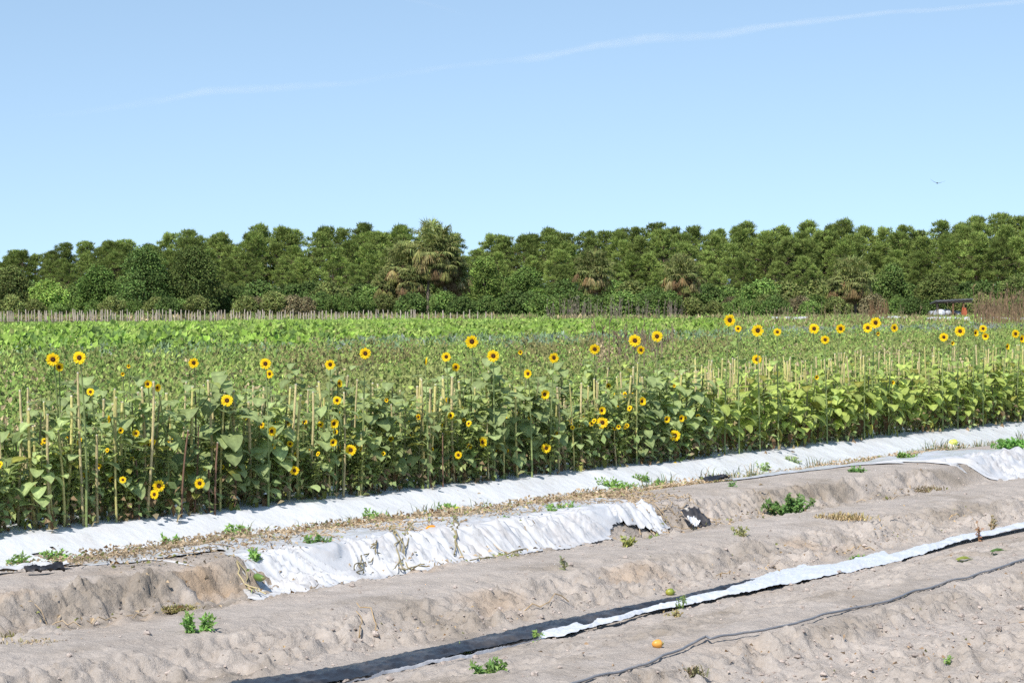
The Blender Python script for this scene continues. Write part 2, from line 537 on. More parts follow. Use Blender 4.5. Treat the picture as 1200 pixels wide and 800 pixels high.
# draped sheet on the second bed: far edge under the litter, front edge hanging over the face
def draped(u0, u1, fedge, name_label, seed, hole=None, bedge=None, foldamp=1.0, du=.016, dirtm=None):
    U = np.arange(u0, u1, du); T = np.linspace(0, 1, 120)
    u, t = np.meshgrid(U, T, indexing='ij')
    ve = np.interp(U, [q[0] for q in fedge], [q[1] for q in fedge]) + .03 * fbm(U * 6, U * 0, seed, 4)
    vb = (np.interp(U, [q[0] for q in bedge], [q[1] for q in bedge]) if bedge else np.full(U.shape, 10.95)) + .12 * fbm(U * 2, U * 0 + 5, seed + 1, 4)
    v = vb[:, None] + (ve - vb)[:, None] * t
    uu = u + (.12 * np.clip(t - .5, 0, 1) * fbm(u * 2, v, seed + 6, 2))
    z = terr(uu, v, False)
    hang = np.clip((10.02 - v) / .35, 0, 1)
    top = np.clip((v - 9.8) / .3, 0, 1)
    # long diagonal pull folds on the hanging part, small creases on top
    ph = uu * 15 + v * (9 + 9 * fbm(uu * .45, v * .2, seed + 2, 2)) + 4.0 * fbm(uu * .8, v * 1.0, seed + 3, 3)
    aw = uu * 1.0 - v * .9 * np.sin(uu * .9 + 1.0); al = uu * .35 + v * 1.1
    fold = np.clip(1 - np.abs(fbm(aw * 6.5, al * 1.3, seed + 4, 2)) * 3.4, 0, 1)
    fold2 = np.clip(1 - np.abs(fbm(aw * 2.6 + 5, al * .9, seed + 9, 2)) * 2.6, 0, 1)
    z = z + .016 + foldamp * hang * (1 - .6 * np.clip((t - .9) / .1, 0, 1)) * (fold ** 2.5 * .036 + fold2 ** 2 * .05) + foldamp * .5 * (1 - top) * .016 * fold
    z = z + top * (.018 * fbm(uu * 3, v * 4, seed + 5, 4) + .03 * np.clip(fbm(uu * 2.3, v * 5, seed + 8, 3), 0, 1))
    ez = np.clip((t - .93) / .07, 0, 1) * .75
    z = z * (1 - ez) + (terr(uu, v, False) + .006) * ez
    if seed == 100:      # left edge lies on the soil
        el = np.clip(1 - (uu - 10.10 - np.clip(v - 9.4, 0, .75) * .72) / .16, 0, 1) * .85 * (v < 10.25)
        el = np.maximum(el, .7 * np.clip((10.6 - uu) / .3, 0, 1))
        z = z * (1 - el) + (terr(uu, v, False) + .006) * el
    mask = np.ones(u.shape, bool)
    if hole is not None: mask &= hole(uu, v)
    return sheet('plastic_mulch', uu, v, z, M_film, mask)


def huv(px, py, z):
    p = at_z(px, py, z); return uv(p[0], p[1])


# measured lower edge of the sheet (photo pixels, height above ground)
edge = [(305, 706, .03), (345, 703, .03), (380, 694, .03), (385, 680, .09), (400, 668, .13), (420, 683, .05), (450, 680, .04), (462, 668, .08),
        (470, 662, .11), (525, 660, .10), (540, 660, .05), (575, 660, .03), (610, 653, .02), (660, 645, .02), (705, 636, .03), (720, 618, .13), (733, 607, .17), (748, 616, .12), (770, 624, .05),
        (782, 620, .06), (786, 612, .09)]
fe = [huv(*e) for e in edge]
fe = sorted(fe, key=lambda q: q[0])
fe = [(9.62, 10.32), (9.95, 10.2), (fe[0][0] - .04, 10.15), (fe[0][0] - .02, fe[0][1])] + fe
e0, e1 = fe[0][0], fe[-1][0]


def arch(u, v):
    h = huv(738, 622, .08)
    left = (v > 10.22 + .06 * fbm(u * 7, v * 5, 6, 3)) | (u > 10.10 + np.clip(v - 9.4, 0, .75) * .72 + .05 * fbm(u * 3, v * 6, 7, 3))
    return left & ~(((u - h[0]) ** 2 / .30 ** 2 + (v - h[1] + .06) ** 2 / .16 ** 2) < 1) & ~((u > e1 - .5) & (v < 10.9 - 0) & (u > e1 - .02 - .0 + .3 * fbm(v * 2, v, 3, 3)))


o = draped(e0, e1 + .02, fe, '', 100, arch, bedge=[(e0, 10.6), (e0 + .5, 10.7), (e0 + 2, 10.8), (e1, 10.7)])
tag(o, 'wrinkled white plastic mulch draped over the second bed, torn arch at its right end', 'plastic mulch')

# thin strip left on the back of the second bed, right of the black scrap
strip_pts = [(792, 560, .2), (850, 560, .2), (900, 557, .2), (950, 552, .2), (1000, 547, .2), (1045, 543, .2), (1060, 545, .2), (1090, 543, .2), (1120, 546, .19), (1160, 550, .17), (1200, 548, .17), (1235, 543, .18), (1290, 536, .18)]
fe2 = sorted([huv(*e) for e in strip_pts], key=lambda q: q[0])
be2 = sorted([huv(*e) for e in [(792, 553, .2), (850, 552, .2), (900, 547, .2), (950, 543, .2), (1000, 539, .2), (1045, 536, .2), (1090, 532, .2), (1150, 531, .2), (1200, 530, .2), (1290, 522, .2)]], key=lambda q: q[0])
fe2 = [(a, min(b, 10.52)) for a, b in fe2]; be2 = [(a, min(b, 10.78)) for a, b in be2]
o = draped(fe2[0][0], fe2[-1][0], fe2, '', 130, None, bedge=be2, foldamp=1.3, du=.03)
tag(o, 'torn white mulch strip along the right half of the second bed', 'plastic mulch')
o = None


# strips lying in the furrow -----------------------------------------------------
def strip(upper, lower, zu, zl, mat, label, cat, name, seed, bulge=.012, wr=.008, n=700, m=14, x0=None, x1=None):
    ux = np.array([p[0] for p in upper]); uy = np.array([p[1] for p in upper])
    lx = np.array([p[0] for p in lower]); ly = np.array([p[1] for p in lower])
    X = np.linspace(x0 if x0 is not None else max(ux[0], lx[0]), x1 if x1 is not None else min(ux[-1], lx[-1]), n)
    YU = np.interp(X, ux, uy); YL = np.interp(X, lx, ly)
    u = np.zeros((n, m)); v = np.zeros((n, m)); z = np.zeros((n, m))
    for i in range(n):
        a = at_z(X[i], YU[i], zu); b = at_z(X[i], max(YL[i], YU[i] + .5), zl)
        au, av = uv(a[0], a[1]); bu, bv = uv(b[0], b[1])
        for j in range(m):
            t = j / (m - 1)
            u[i, j] = au + (bu - au) * t; v[i, j] = av + (bv - av) * t
            z[i, j] = zu + (zl - zu) * t
    t = np.linspace(0, 1, m)[None]
    v = v + .006 * fbm(u * 9, v * 3, seed, 3)
    g = terr(u, v, True)
    zz = np.maximum(z, g + .006) + bulge * np.sin(t * math.pi) + wr * fbm(u * 8, v * 30, seed + 2, 3) + wr * .8 * np.abs(fbm(u * 20, v * 40, seed + 5, 2))
    o = sheet(name, u, v, zz, mat)
    tag(o, label, cat)
    return o


def ext(pts, k0=None, k1=None):
    return ([k0] if k0 else []) + pts + ([k1] if k1 else [])


strip([(200, 818), (286, 796), (370, 786), (445, 771), (550, 749), (640, 729), (690, 720), (757, 706), (800, 698), (850, 686), (885, 679)],
      [(200, 835), (310, 812), (385, 800), (450, 789), (550, 763), (612, 750), (660, 740), (750, 715), (800, 706), (850, 692), (885, 683)],
      .045, .03, M_black, 'black plastic strip lying in the furrow behind the torn white strip', 'plastic mulch', 'plastic_strip', 200, bulge=.02, wr=.01)
strip([(380, 808), (454, 786), (550, 767), (612, 752), (630, 748), (636, 740), (652, 737), (675, 731), (690, 732), (700, 726), (725, 722), (757, 711), (800, 702), (850, 690), (885, 677), (915, 668), (943, 661), (955, 664), (1000, 655), (1037, 645), (1042, 649), (1085, 638), (1121, 628), (1160, 621), (1200, 612), (1260, 600), (1400, 571)],
      [(380, 810), (454, 788.5), (550, 769.5), (612, 754), (635, 748), (660, 745), (700, 733), (725, 728), (757, 717), (800, 709), (850, 698), (923, 684), (990, 671), (1037, 661), (1083, 648), (1121, 635), (1160, 627), (1200, 618), (1260, 605), (1400, 575)],
      .045, .035, M_film_clean, 'narrow torn white plastic strip running up the furrow to the right edge', 'plastic mulch', 'plastic_strip', 210, bulge=.012, wr=.012)

# drip tape
tp = [(560, 822), (655, 799), (690, 791), (725, 784), (757, 775), (775, 767), (800, 759), (827, 746), (832, 749), (847, 746), (880, 741), (908, 736), (952, 725), (996, 710), (1042, 701), (1072, 690), (1092, 686), (1127, 676), (1171, 664), (1200, 655), (1300, 628), (1420, 598)]
X = np.linspace(560, 1420, 500)
Yp = np.interp(X, [p[0] for p in tp], [p[1] for p in tp])
pts = []
for i in range(len(X)):
    p = at_z(X[i], Yp[i], .14); u_, v_ = uv(p[0], p[1]); v_ += .015 * float(fbm(u_ * 3, 0.0, 5, 3))
    x_, y_ = xy(u_, v_)
    lift = .012 + .03 * max(0, float(fbm(u_ * 1.7, 3.0, 9, 3)))
    pts.append([x_, y_, float(terr(u_, v_)) + lift])
pts = np.array(pts); zs = pts[:, 2].copy(); k = np.ones(9) / 9
zs[4:-4] = np.convolve(zs, k, 'valid'); pts[:, 2] = np.maximum(zs, pts[:, 2] - .01)
mb = MB(); tube(mb, pts, .0068, (.1, .1, .1), 6)
tag(mb.build('drip_tape', M_tape, smooth=True), 'grey drip irrigation tape snaking along the nearest bed', 'drip tape')


# crumpled scraps of film
def scrap(px, py, z, w, h, mat, label, rz, seed, up=.0):
    p = at_z(px, py, z)
    n, m = 22, 14
    s, t = np.meshgrid(np.linspace(-.5, .5, n), np.linspace(-.5, .5, m), indexing='ij')
    e = 1 - .25 * vnoise(s * 6, t * 0, seed)
    x = s * w; y = t * h * e
    zz = .035 + .05 * np.abs(fbm(s * 3, t * 4, seed, 3)) + .02 * fbm(s * 8, t * 9, seed + 1, 2) + up * (t + .5) ** 1.2
    y = y * (1 - .5 * up / (abs(h) + .01)) if up else y
    ca, sa = math.cos(rz), math.sin(rz)
    v = np.stack([x * ca - y * sa, x * sa + y * ca, zz], -1)
    i = np.arange(n - 1)[:, None] * m + np.arange(m - 1)[None]
    f = np.stack([i, i + m, i + m + 1, i + 1], -1).reshape(-1, 4)
    mb = MB(); mb.add(v, f, (.5, .5, .5))
    u_, v_ = uv(p[0], p[1])
    o = mb.build('plastic_scrap', mat, smooth=True, loc=(p[0], p[1], float(terr(u_, v_)) - .01))
    tag(o, label, 'plastic scrap')


arow = math.atan2(DU[1], DU[0])
scrap(818, 603, .14, .2, .32, M_black, 'crumpled black plastic scrap standing on the bed beside the torn arch', .6, 5, up=.13)
scrap(838, 563, .2, .42, .14, M_black, 'flat black plastic scrap on the bed below the mulch edge', arow, 9, up=.02)
scrap(28, 677, .18, .55, .16, M_film, 'white plastic scrap at the left edge below the long sheet', arow * .5, 15)
scrap(52, 682, .18, .24, .10, M_black, 'small black plastic scrap beside the white one at left', arow * .5, 17, up=.02)
#scrap(232, 672, .18, .22, .10, M_film, 'small muddy white scrap on the bare left end of the bed', .3, 19, up=.01)
scrap(814, 622, .07, .10, .10, M_film_clean, 'little white plastic curl at the foot of the black scrap', .9, 23, up=.05)


# ------------------------------------------------------------------ sunflowers
def sf_leaf(mb, base, az, L, W, a0, a1, col, curl=.2, twist=0.0):
    """heart shaped leaf: leaves base heading az, path angle a0 -> a1 (radians, negative hangs)"""
    ts = np.array([0, .09, .24, .44, .64, .82, .94, 1.0])
    hw = np.array([.28, .45, .52, .49, .385, .24, .10, .0]) * W
    ang = a0 + (a1 - a0) * ts ** .7
    dx = np.diff(ts) * L
    X = np.concatenate([[0], np.cumsum(dx * np.cos(ang[:-1]))]); Z = np.concatenate([[0], np.cumsum(dx * np.sin(ang[:-1]))])
    nx = -np.sin(ang); nz = np.cos(ang)
    cs = np.array([-1, -.5, 0, .5, 1.0])
    V = []
    for i in range(8):
        for c in cs:
            back = -.10 * L * (abs(c) ** 1.5) * (1.2 if i == 0 else .9 if i == 1 else .3 if i == 2 else 0)
            y = c * hw[i]
            lift = curl * abs(c) * hw[i] + .03 * W * math.sin(ts[i] * 9 + c * 3 + az * 3)
            px = X[i] + back * math.cos(ang[i]) + nx[i] * lift; pz = Z[i] + back * math.sin(ang[i]) + nz[i] * lift + twist * y
            V.append([px, y, pz])
    V = np.array(V)
    ca, sa = math.cos(az), math.sin(az)
    V = np.stack([V[:, 0] * ca - V[:, 1] * sa, V[:, 0] * sa + V[:, 1] * ca, V[:, 2]], 1) + base
    f = [[i * 5 + j, (i + 1) * 5 + j, (i + 1) * 5 + j + 1, i * 5 + j + 1] for i in range(7) for j in range(4)]
    C = np.tile(col, (40, 1)); C[2::5] *= 1.25
    mb.add(V, f, C)


GREY = (.33, .405, .16); BRIGHT = (.42, .50, .12); YEL = (.30, .30, .06); BROWN = (.22, .13, .06); DARKG = (.085, .14, .05)


def leafy(h, nleaf, Lr, col, dry, seed, branch=0, bot=.05, hang=.8):
    r = random.Random(seed)
    root = empty('sunflower_plant')
    st = MB(); fo = MB()
    lean = r.uniform(-.06, .06), r.uniform(-.06, .06)
    path = np.array([[lean[0] * (t ** 1.5) * h + .012 * math.sin(t * 5 + seed), lean[1] * t ** 1.5 * h, -.04 + t * h] for t in np.linspace(0, 1, 9)])
    sc = np.array([[.17, .17, .08]] * 9) * np.linspace(.6, 1.2, 9)[:, None]
    tube(st, path, np.linspace(.014, .007, 9), sc, 6)
    a = r.uniform(0, 6.28)
    for i in range(nleaf):
        t = bot + (1 - bot) * (i / max(1, nleaf - 1)) ** .9 * .97
        p = np.array([np.interp(t, np.linspace(0, 1, 9), path[:, k]) for k in range(3)])
        a += 2.4 + r.uniform(-.4, .4)
        if r.random() < .55: a = -math.pi / 2 - .3 + r.uniform(-1.1, 1.1)   # leaves turned to the light
        top = t > .8
        pl = r.uniform(.08, .17) * (.6 if top else 1)
        el = r.uniform(.4, .9)
        q = p + np.array([math.cos(a) * pl * math.cos(el), math.sin(a) * pl * math.cos(el), pl * math.sin(el) * .8])
        mid = (p + q) / 2 + np.array([0, 0, .012])
        tube(st, [p, mid, q], [.005, .004, .003], (.26, .30, .12), 4, False)
        L = r.uniform(*Lr) * (1 - .45 * max(0, t - .7) / .3) * (.8 if t < .25 else 1)
        W = L * r.uniform(.78, .95)
        c = np.array(col) * r.uniform(.8, 1.2)
        if t < dry:
            c = np.array(BROWN if r.random() < .55 else YEL) * r.uniform(.7, 1.2)
            sf_leaf(fo, q, a + r.uniform(-.3, .3), L * .8, W * .45, -.9, -1.7, c, .6)
            continue
        if r.random() < .07: c = np.array(YEL) * r.uniform(.8, 1.1)
        if r.random() < hang:
            sf_leaf(fo, q, a + r.uniform(-.3, .3), L, W, r.uniform(-.1, .3), -r.uniform(1.1, 1.5), c, r.uniform(.05, .25), r.uniform(-.15, .15))
        else:
            sf_leaf(fo, q, a + r.uniform(-.3, .3), L, W, r.uniform(.1, .45), -r.uniform(.2, .7), c, r.uniform(.05, .25), r.uniform(-.2, .2))
    # withered clutter and small leaves close to the ground
    k = 30
    P = np.stack([rng.normal(0, .12, k), rng.normal(0, .10, k), rng.uniform(.0, .34, k)], 1)
    lc = np.array([(.32, .26, .14), (.28, .37, .13), (.36, .41, .15), (.36, .25, .14)])[rng.integers(0, 4, k)] * rng.uniform(.7, 1.2, (k, 1))
    cards(fo, P, rdir(k) + np.array([0, 0, -.3]), rdir(k) * .5 + SUNV, rng.uniform(.05, .13, k), rng.uniform(.03, .08, k), lc, .4)
    # bushy fill of small leaves low and inside
    if branch:
        for b in range(branch):
            t = r.uniform(.15, .8); p = np.array([np.interp(t, np.linspace(0, 1, 9), path[:, k]) for k in range(3)])
            az = r.uniform(0, 6.28); bl = r.uniform(.15, .4)
            q = p + np.array([math.cos(az) * bl * .6, math.sin(az) * bl * .6, bl])
            tube(st, [p, (p + q) / 2 + np.array([math.cos(az), math.sin(az), 0]) * .03, q], [.005, .004, .003], (.2, .24, .09), 4, False)
            for k in range(7):
                s = r.random(); w = p + (q - p) * s
                sf_leaf(fo, w, r.uniform(0, 6.28), r.uniform(.05, .11), r.uniform(.035, .08), r.uniform(-.1, .5), -r.uniform(.2, 1.2), np.array((.38, .44, .13)) * r.uniform(.7, 1.3), .2)
    st.build('stem', M_stem, root, True); fo.build('foliage', M_leaf, root, True)
    return root


def head(D, seed, parent, loc, rot, npet=17, closed=0.0, name='flower_head'):
    """flower facing +X of its local frame before rot; D overall diameter"""
    r = random.Random(seed); Rr = D / 2
    back = MB(); pe = MB(); di = MB()
    rd = Rr * .33
    # receptacle with green bracts
    th = np.arange(14) / 14 * 2 * math.pi
    rings = [(-.30 * Rr, .10 * Rr), (-.22 * Rr, .34 * Rr), (-.05 * Rr, .46 * Rr), (.0, .40 * Rr)]
    V = np.array([[x, q * math.cos(a), q * math.sin(a)] for x, q in rings for a in th])
    f = [[i * 14 + j, i * 14 + (j + 1) % 14, (i + 1) * 14 + (j + 1) % 14, (i + 1) * 14 + j] for i in range(3) for j in range(14)]
    back.add(V, f, (.13, .2, .06))
    n = 14; a = np.arange(n) / n * 6.283 + .2
    A = np.stack([np.full(n, -.1 * 1), np.cos(a), np.sin(a)], 1); P = A * np.array([1, rd, rd]) * np.array([.03, 1, 1])
    cards(back, P, A, np.tile([1.0, 0, 0], (n, 1)), Rr * .42, Rr * .16, (.14, .22, .06))
    # petals, two whorls
    for layer in range(2):
        nn = npet if layer == 0 else npet - 3
        for i in range(nn):
            if r.random() < .05: continue
            an = (i + .5 * layer) / nn * 6.283 + r.uniform(-.08, .08)
            L = (Rr - rd * .85) * r.uniform(.88, 1.1) * (1 if layer == 0 else .9); W = Rr * r.uniform(.30, .38)
            fw = (.10 if layer == 0 else .25) + closed + r.uniform(-.12, .16)
            rad = np.array([0, math.cos(an), math.sin(an)]); tn = np.array([0, -math.sin(an), math.cos(an)]); ax = np.array([1.0, 0, 0])
            d = rad * math.cos(fw) + ax * math.sin(fw); d2 = rad * math.cos(fw - .3) + ax * math.sin(fw - .3)
            b0 = rad * rd * .85 + ax * (.02 * Rr + .02 * Rr * layer)
            m1 = b0 + d * L * .4; m2 = m1 + d2 * L * .35; tp_ = m2 + d2 * L * .25
            ridge = ax * W * .12
            V = [b0 - tn * W * .22, b0 + tn * W * .22, m1 - tn * W * .5, m1 - ridge, m1 + tn * W * .5, m2 - tn * W * .4, m2 - ridge, m2 + tn * W * .4, tp_]
            cc = np.array((.97, .66 + r.uniform(-.07, .06), .014)); ce = np.array((.98, .74, .018))
            c = np.array([cc * .9, cc * .9, cc, cc, cc, ce, ce, ce, ce])
            pe.add(V, [[0, 2, 3, 1], [2, 5, 6, 3], [3, 6, 7, 4]], c)
            pe.add(V, [[1, 3, 4], [5, 8, 6], [6, 8, 7]], c)
    # disc, a shallow dome: dark ring with a slightly lighter heart
    prof = [(.0, 1.08, (.10, .035, .012)), (.10, .95, (.075, .022, .010)), (.16, .7, (.05, .016, .01)), (.13, .4, (.06, .03, .012)), (.11, .05, (.11, .075, .025))]
    th = np.arange(16) / 16 * 6.283
    V = np.array([[x * Rr + .02 * Rr, q * rd * math.cos(a_), q * rd * math.sin(a_)] for x, q, _ in prof for a_ in th])
    C = np.repeat(np.array([c for _, _, c in prof]), 16, 0)
    f = [[i * 16 + j, i * 16 + (j + 1) % 16, (i + 1) * 16 + (j + 1) % 16, (i + 1) * 16 + j] for i in range(4) for j in range(16)]
    di.add(V, f, C)
    h = back.build(name, M_leaf, parent, True, loc=loc)
    h.rotation_euler = rot
    pe.build('petals', M_petal, h, False); di.build('seed_disc', M_disc, h, True)
    return h


# head prototypes, held by a dummy that is removed at the end
hold = bpy.data.objects.new('holder', None); COL.objects.link(hold)
HEADS = [head(1.0, s, hold, (0, 0, 0), (0, 0, 0), n_, cl) for s, n_, cl in [(1, 17, 0), (2, 18, .06), (3, 16, 0.1), (4, 15, .45), (5, 13, .9)]]


def add_head(parent, pos, D, yaw, pitch, kind=None):
    h = HEADS[random.choice([0, 1, 2]) if kind is None else kind]
    # local +X faces the viewer: yaw about Z, pitch up
    return dup(h, loc=tuple(pos), rot=(random.uniform(0, 6.28) * 0, -pitch, yaw), sc=D, parent=parent)


# blooms seen in the photograph: pixel, diameter in px, yaw offset (deg, + turns to the right), label bit
YC = -math.pi / 2      # towards the camera
B = [
    (62, 421, 15, 5, 'round open sunflower at far left with a smaller bloom tucked below it'),
    (69, 430, 11, 35, 'smaller sunflower nodding beneath the leftmost large bloom'),
    (93, 419, 15, 0, 'large sunflower on a straight pale stem just right of the leftmost pair'),
    (227, 425, 12, 10, 'lone sunflower over the weeds between the left pair and the low orange faced bloom'),
    (173, 450, 10, 30, 'half open sunflower turned sideways, left one of a close pair'),
    (184, 454, 10, 60, 'thin sideways sunflower, right one of a close pair over grey leaves'),
    (106, 459, 9, 0, 'small starry sunflower below the second large bloom from the left'),
    (144, 438, 6, 0, 'tiny yellow bloom above the weeds left of the sideways pair'),
    (151, 429, 4, 0, 'barely open yellow bud above the sideways pair'),
    (266, 469, 14, 0, 'sunflower with a dark centre standing low among pale stalks at left'),
    (129, 491, 10, -60, 'sunflower in profile among grey leaves below the starry one'),
    (141, 504, 8, 40, 'orange sunflower hanging right below the profile bloom at left'),
    (311, 426, 13, 5, 'open sunflower above a dark faced smaller one, left of centre'),
    (316, 438, 10, -20, 'dark faced smaller sunflower directly below an open one, left of centre'),
    (387, 427, 12, -8, 'sunflower facing out above a brown turned bloom, left of centre'),
    (397, 449, 10, 60, 'brown centred sunflower turned right among leaves'),
    (395, 469, 10, 0, 'neat small sunflower low in the row below the brown turned one'),
    (391, 496, 12, 35, 'orange sunflower with petals swept left, third down its column'),
    (428, 414, 13, 8, 'bright sunflower standing clear of brownish weeds left of centre'),
    (453, 469, 6, 0, 'tiny bloom between stalks left of the tall leafy plant'),
    (523, 418, 11, 0, 'sunflower just right of the leafy plant with a curled bloom'),
    (498, 423, 11, 100, 'curled sunflower seen from the side atop a tall leafy stem'),
    (534, 430, 10, 20, 'small sunflower lower right of its twin at centre left'),
    (553, 400, 15, 0, 'large high sunflower with ringed centre, tallest near the middle'),
    (578, 417, 14, 10, 'wide sunflower turned slightly, just right of the tallest middle one'),
    (610, 413, 7, 0, 'tiny yellow bloom between the middle pair and the next right'),
    (619, 438, 11, -35, 'dark centred sunflower facing left among middle leaves'),
    (649, 419, 12, 25, 'oval sunflower turned aside right of the middle'),
    (638, 462, 12, 30, 'ragged orange sunflower below the left facing one, right of the middle'),
    (697, 409, 12, 5, 'sunflower with a wide brown heart alone over the weeds right of the middle'),
    (744, 399, 14, 0, 'large sunflower over a nodding smaller one, left of its tall twin'),
    (751, 410, 10, 20, 'flat nodding sunflower right under a large bloom'),
    (770, 394, 13, -5, 'round sunflower on a stem right of the bloom pair'),
    (855, 375, 14, 15, 'highest sunflower, on its own before dark shrubs right of centre'),
    (865, 385, 8, -20, 'small bloom clinging right of the highest sunflower'),
    (888, 387, 14, 0, 'big sunflower standing right of the highest one'),
    (887, 421, 11, -15, 'sunflower among stalks directly beneath the big one right of centre'),
    (911, 389, 9, 0, 'small sunflower between the big one and the blue green crop'),
    (954, 385, 12, 0, 'sunflower over blue green crop, above a leftward lower one'),
    (967, 398, 10, -15, 'darker lower sunflower under its neighbour over blue green crop'),
    (985, 385, 11, 5, 'sunflower midway between the lower dark one and the bunch of four'),
    (1017, 384, 11, -10, 'left bloom of the bunch on one thick stalk'),
    (1026, 378, 13, 5, 'top bloom of the bunch at right, petals overlapping'),
    (1048, 384, 10, 20, 'right bloom of the bunch, darker and turned'),
    (1029, 391, 6, 0, 'small bud below the bunch at right'),
    (1106, 395, 10, 0, 'sunflower with plain ring of petals below the open shed'),
    (1116, 402, 6, 20, 'tiny bloom below and between two sunflowers near the shed'),
    (1125, 388, 12, 0, 'round sunflower nearest below the open shed'),
    (1143, 390, 9, 40, 'half turned sunflower left of the stacked pair at right'),
    (1152, 385, 9, 0, 'upper bloom of the stacked pair before tall brown reeds'),
    (1155, 394, 9, -30, 'lower dark bloom of the stacked pair before tall brown reeds'),
    (1180, 406, 8, 50, 'small dark faced sunflower low beside the right edge'),
    (1190, 391, 10, 20, 'upper sunflower at the right edge'),
    (1197, 397, 10, 40, 'sunflower cut by the right edge, below its neighbour'),
    (957, 442, 7, 0, 'small bloom deep among pale stalks at right'),
    (1046, 448, 6, 30, 'tiny orange bloom among stalks right of the bunch'),
    (752, 470, 11, 40, 'spiky sunflower with separate petals in the front row right of centre'),
    (781, 491, 9, 30, 'folded sunflower right of the spiky one in the front row'),
    (798, 490, 9, 40, 'second folded sunflower where the leaves turn brighter'),
    (706, 495, 13, 0, 'sunflower with small dark heart above bare stems in the front row'),
    (705, 481, 10, 30, 'sunflower stacked just above the dark hearted front row bloom'),
    (725, 500, 7, 0, 'small bloom right of the stacked pair in the front row'),
    (791, 510, 13, 20, 'dark faced sunflower leaning low over the white plastic'),
    (791, 543, 6, 0, 'single yellow bloom on a short stalk at the plastic edge'),
    (640, 525, 11, 10, 'yellow cluster bloom low in the middle of the front row'),
    (411, 527, 13, 15, 'orange sunflower with ragged petals in the lower front row'),
    (390, 518, 10, 30, 'orange bloom upper left of the ragged one in the front row'),
    (318, 505, 12, 40, 'clustered yellow bloom in the left half of the front row'),
    (345, 551, 11, 10, 'yellow bloom low in front, left of the hanging grey leaf'),
    (186, 569, 14, 20, 'shaggy orange sunflower low above the plastic at left'),
    (181, 579, 11, -20, 'drooping orange bloom just below the shaggy one'),
    (234, 566, 12, 10, 'dark centred orange sunflower between reddish stakes at left'),
    (144, 562, 8, 0, 'small yellow bloom left of the shaggy orange one'),
    (565, 518, 12, 40, 'loose petalled orange bloom beside a bare brown stalk'),
    (537, 533, 9, 20, 'orange bloom low behind heart shaped leaves near the middle'),
    (790, 452, 5, 0, 'tiny yellow bud among leaves below the round right centre sunflower'),
]

ROWS = [12.10, 12.5, 14.2, 14.6, 16.4]
rr = random.Random(5)
for k, (px, py, d, yo, lab) in enumerate(B):
    # stand the plant in the nearest row that gives a believable height
    cand = []
    for v in ROWS[:3]:
        p = at_v(px, py, v)
        if .15 < p[2] < 1.72: cand.append((v, p))
    if not cand: cand = [(ROWS[0], at_v(px, py, ROWS[0]))]
    v, p = cand[0] if (py > 440 or len(cand) < 2 or rr.random() < .5) else cand[1]
    D = max(.045, d / F * p[1] * 1.12)
    g = float(terr(*uv(p[0], p[1]), False))
    lean = rr.uniform(-.05, .05)
    bx, by = p[0] + lean, p[1] + (.10 if py < 440 else .32)
    root = empty('sunflower', (bx, by, g), 0, lab, 'sunflower', 'sunflower blooms standing above the crop rows')
    top = np.array([p[0] - bx, p[1] - by, p[2] - g])
    top_b = top + np.array([0, .25 * D, -.05 * D])
    st = MB(); fo = MB()
    tt = np.linspace(0, 1, 9)
    path = np.stack([top_b[0] * tt ** 2, top_b[1] * tt ** 3 * 1.0 + .04 * np.sin(tt * 3.1), -.04 + (top_b[2] + .04) * tt - .0], 1)
    h_ = top[2]
    green = px > 480
    tube(st, path, np.linspace(.011, .005, 9) * (1 if h_ > .7 else .7), np.tile((.22, .27, .10), (9, 1)), 6)
    nl = 6 if h_ > .8 else 3
    az = rr.uniform(0, 6.28)
    for i in range(nl):
        t = .35 + .6 * i / nl + rr.uniform(-.04, .04)
        q = np.array([np.interp(t, tt, path[:, c]) for c in range(3)]); az += 2.4
        pl = rr.uniform(.05, .11); q2 = q + np.array([math.cos(az) * pl, math.sin(az) * pl, pl * .5])
        tube(st, [q, (q + q2) / 2 + [0, 0, .01], q2], .003, (.22, .27, .10), 4, False)
        L = rr.uniform(.09, .16) * (1.15 - .5 * t)
        col = np.array(GREY if px < 700 else (.32, .42, .12)) * rr.uniform(.8, 1.2)
        sf_leaf(fo, q2, az, L, L * .85, .2, -rr.uniform(.6, 1.4), col, .15)
    st.build('stem', M_stem, root, True); fo.build('foliage', M_leaf, root, True)
    kind = 3 if abs(yo) > 25 else None
    if d <= 7: kind = 4
    add_head(root, top, D, YC + R(yo) + rr.uniform(-.1, .1), rr.uniform(-.15, .15), kind)

# leafy plants of the front rows -------------------------------------------------
GL = [Proto(leafy(.98 + .04 * s, 19, (.15, .25), GREY, .15, 20 + s, branch=4)) for s in range(6)]
BL = [Proto(leafy(.80 + .03 * s, 17, (.15, .23), BRIGHT, .26, 40 + s, branch=1, hang=.88)) for s in range(6)]
SB = [Proto(leafy(.62 + .05 * s, 9, (.07, .12), (.28, .37, .11), .2, 60 + s, branch=16)) for s in range(4)]
for P_ in GL + BL + SB: tag(P_.o, cat='sunflower plant')
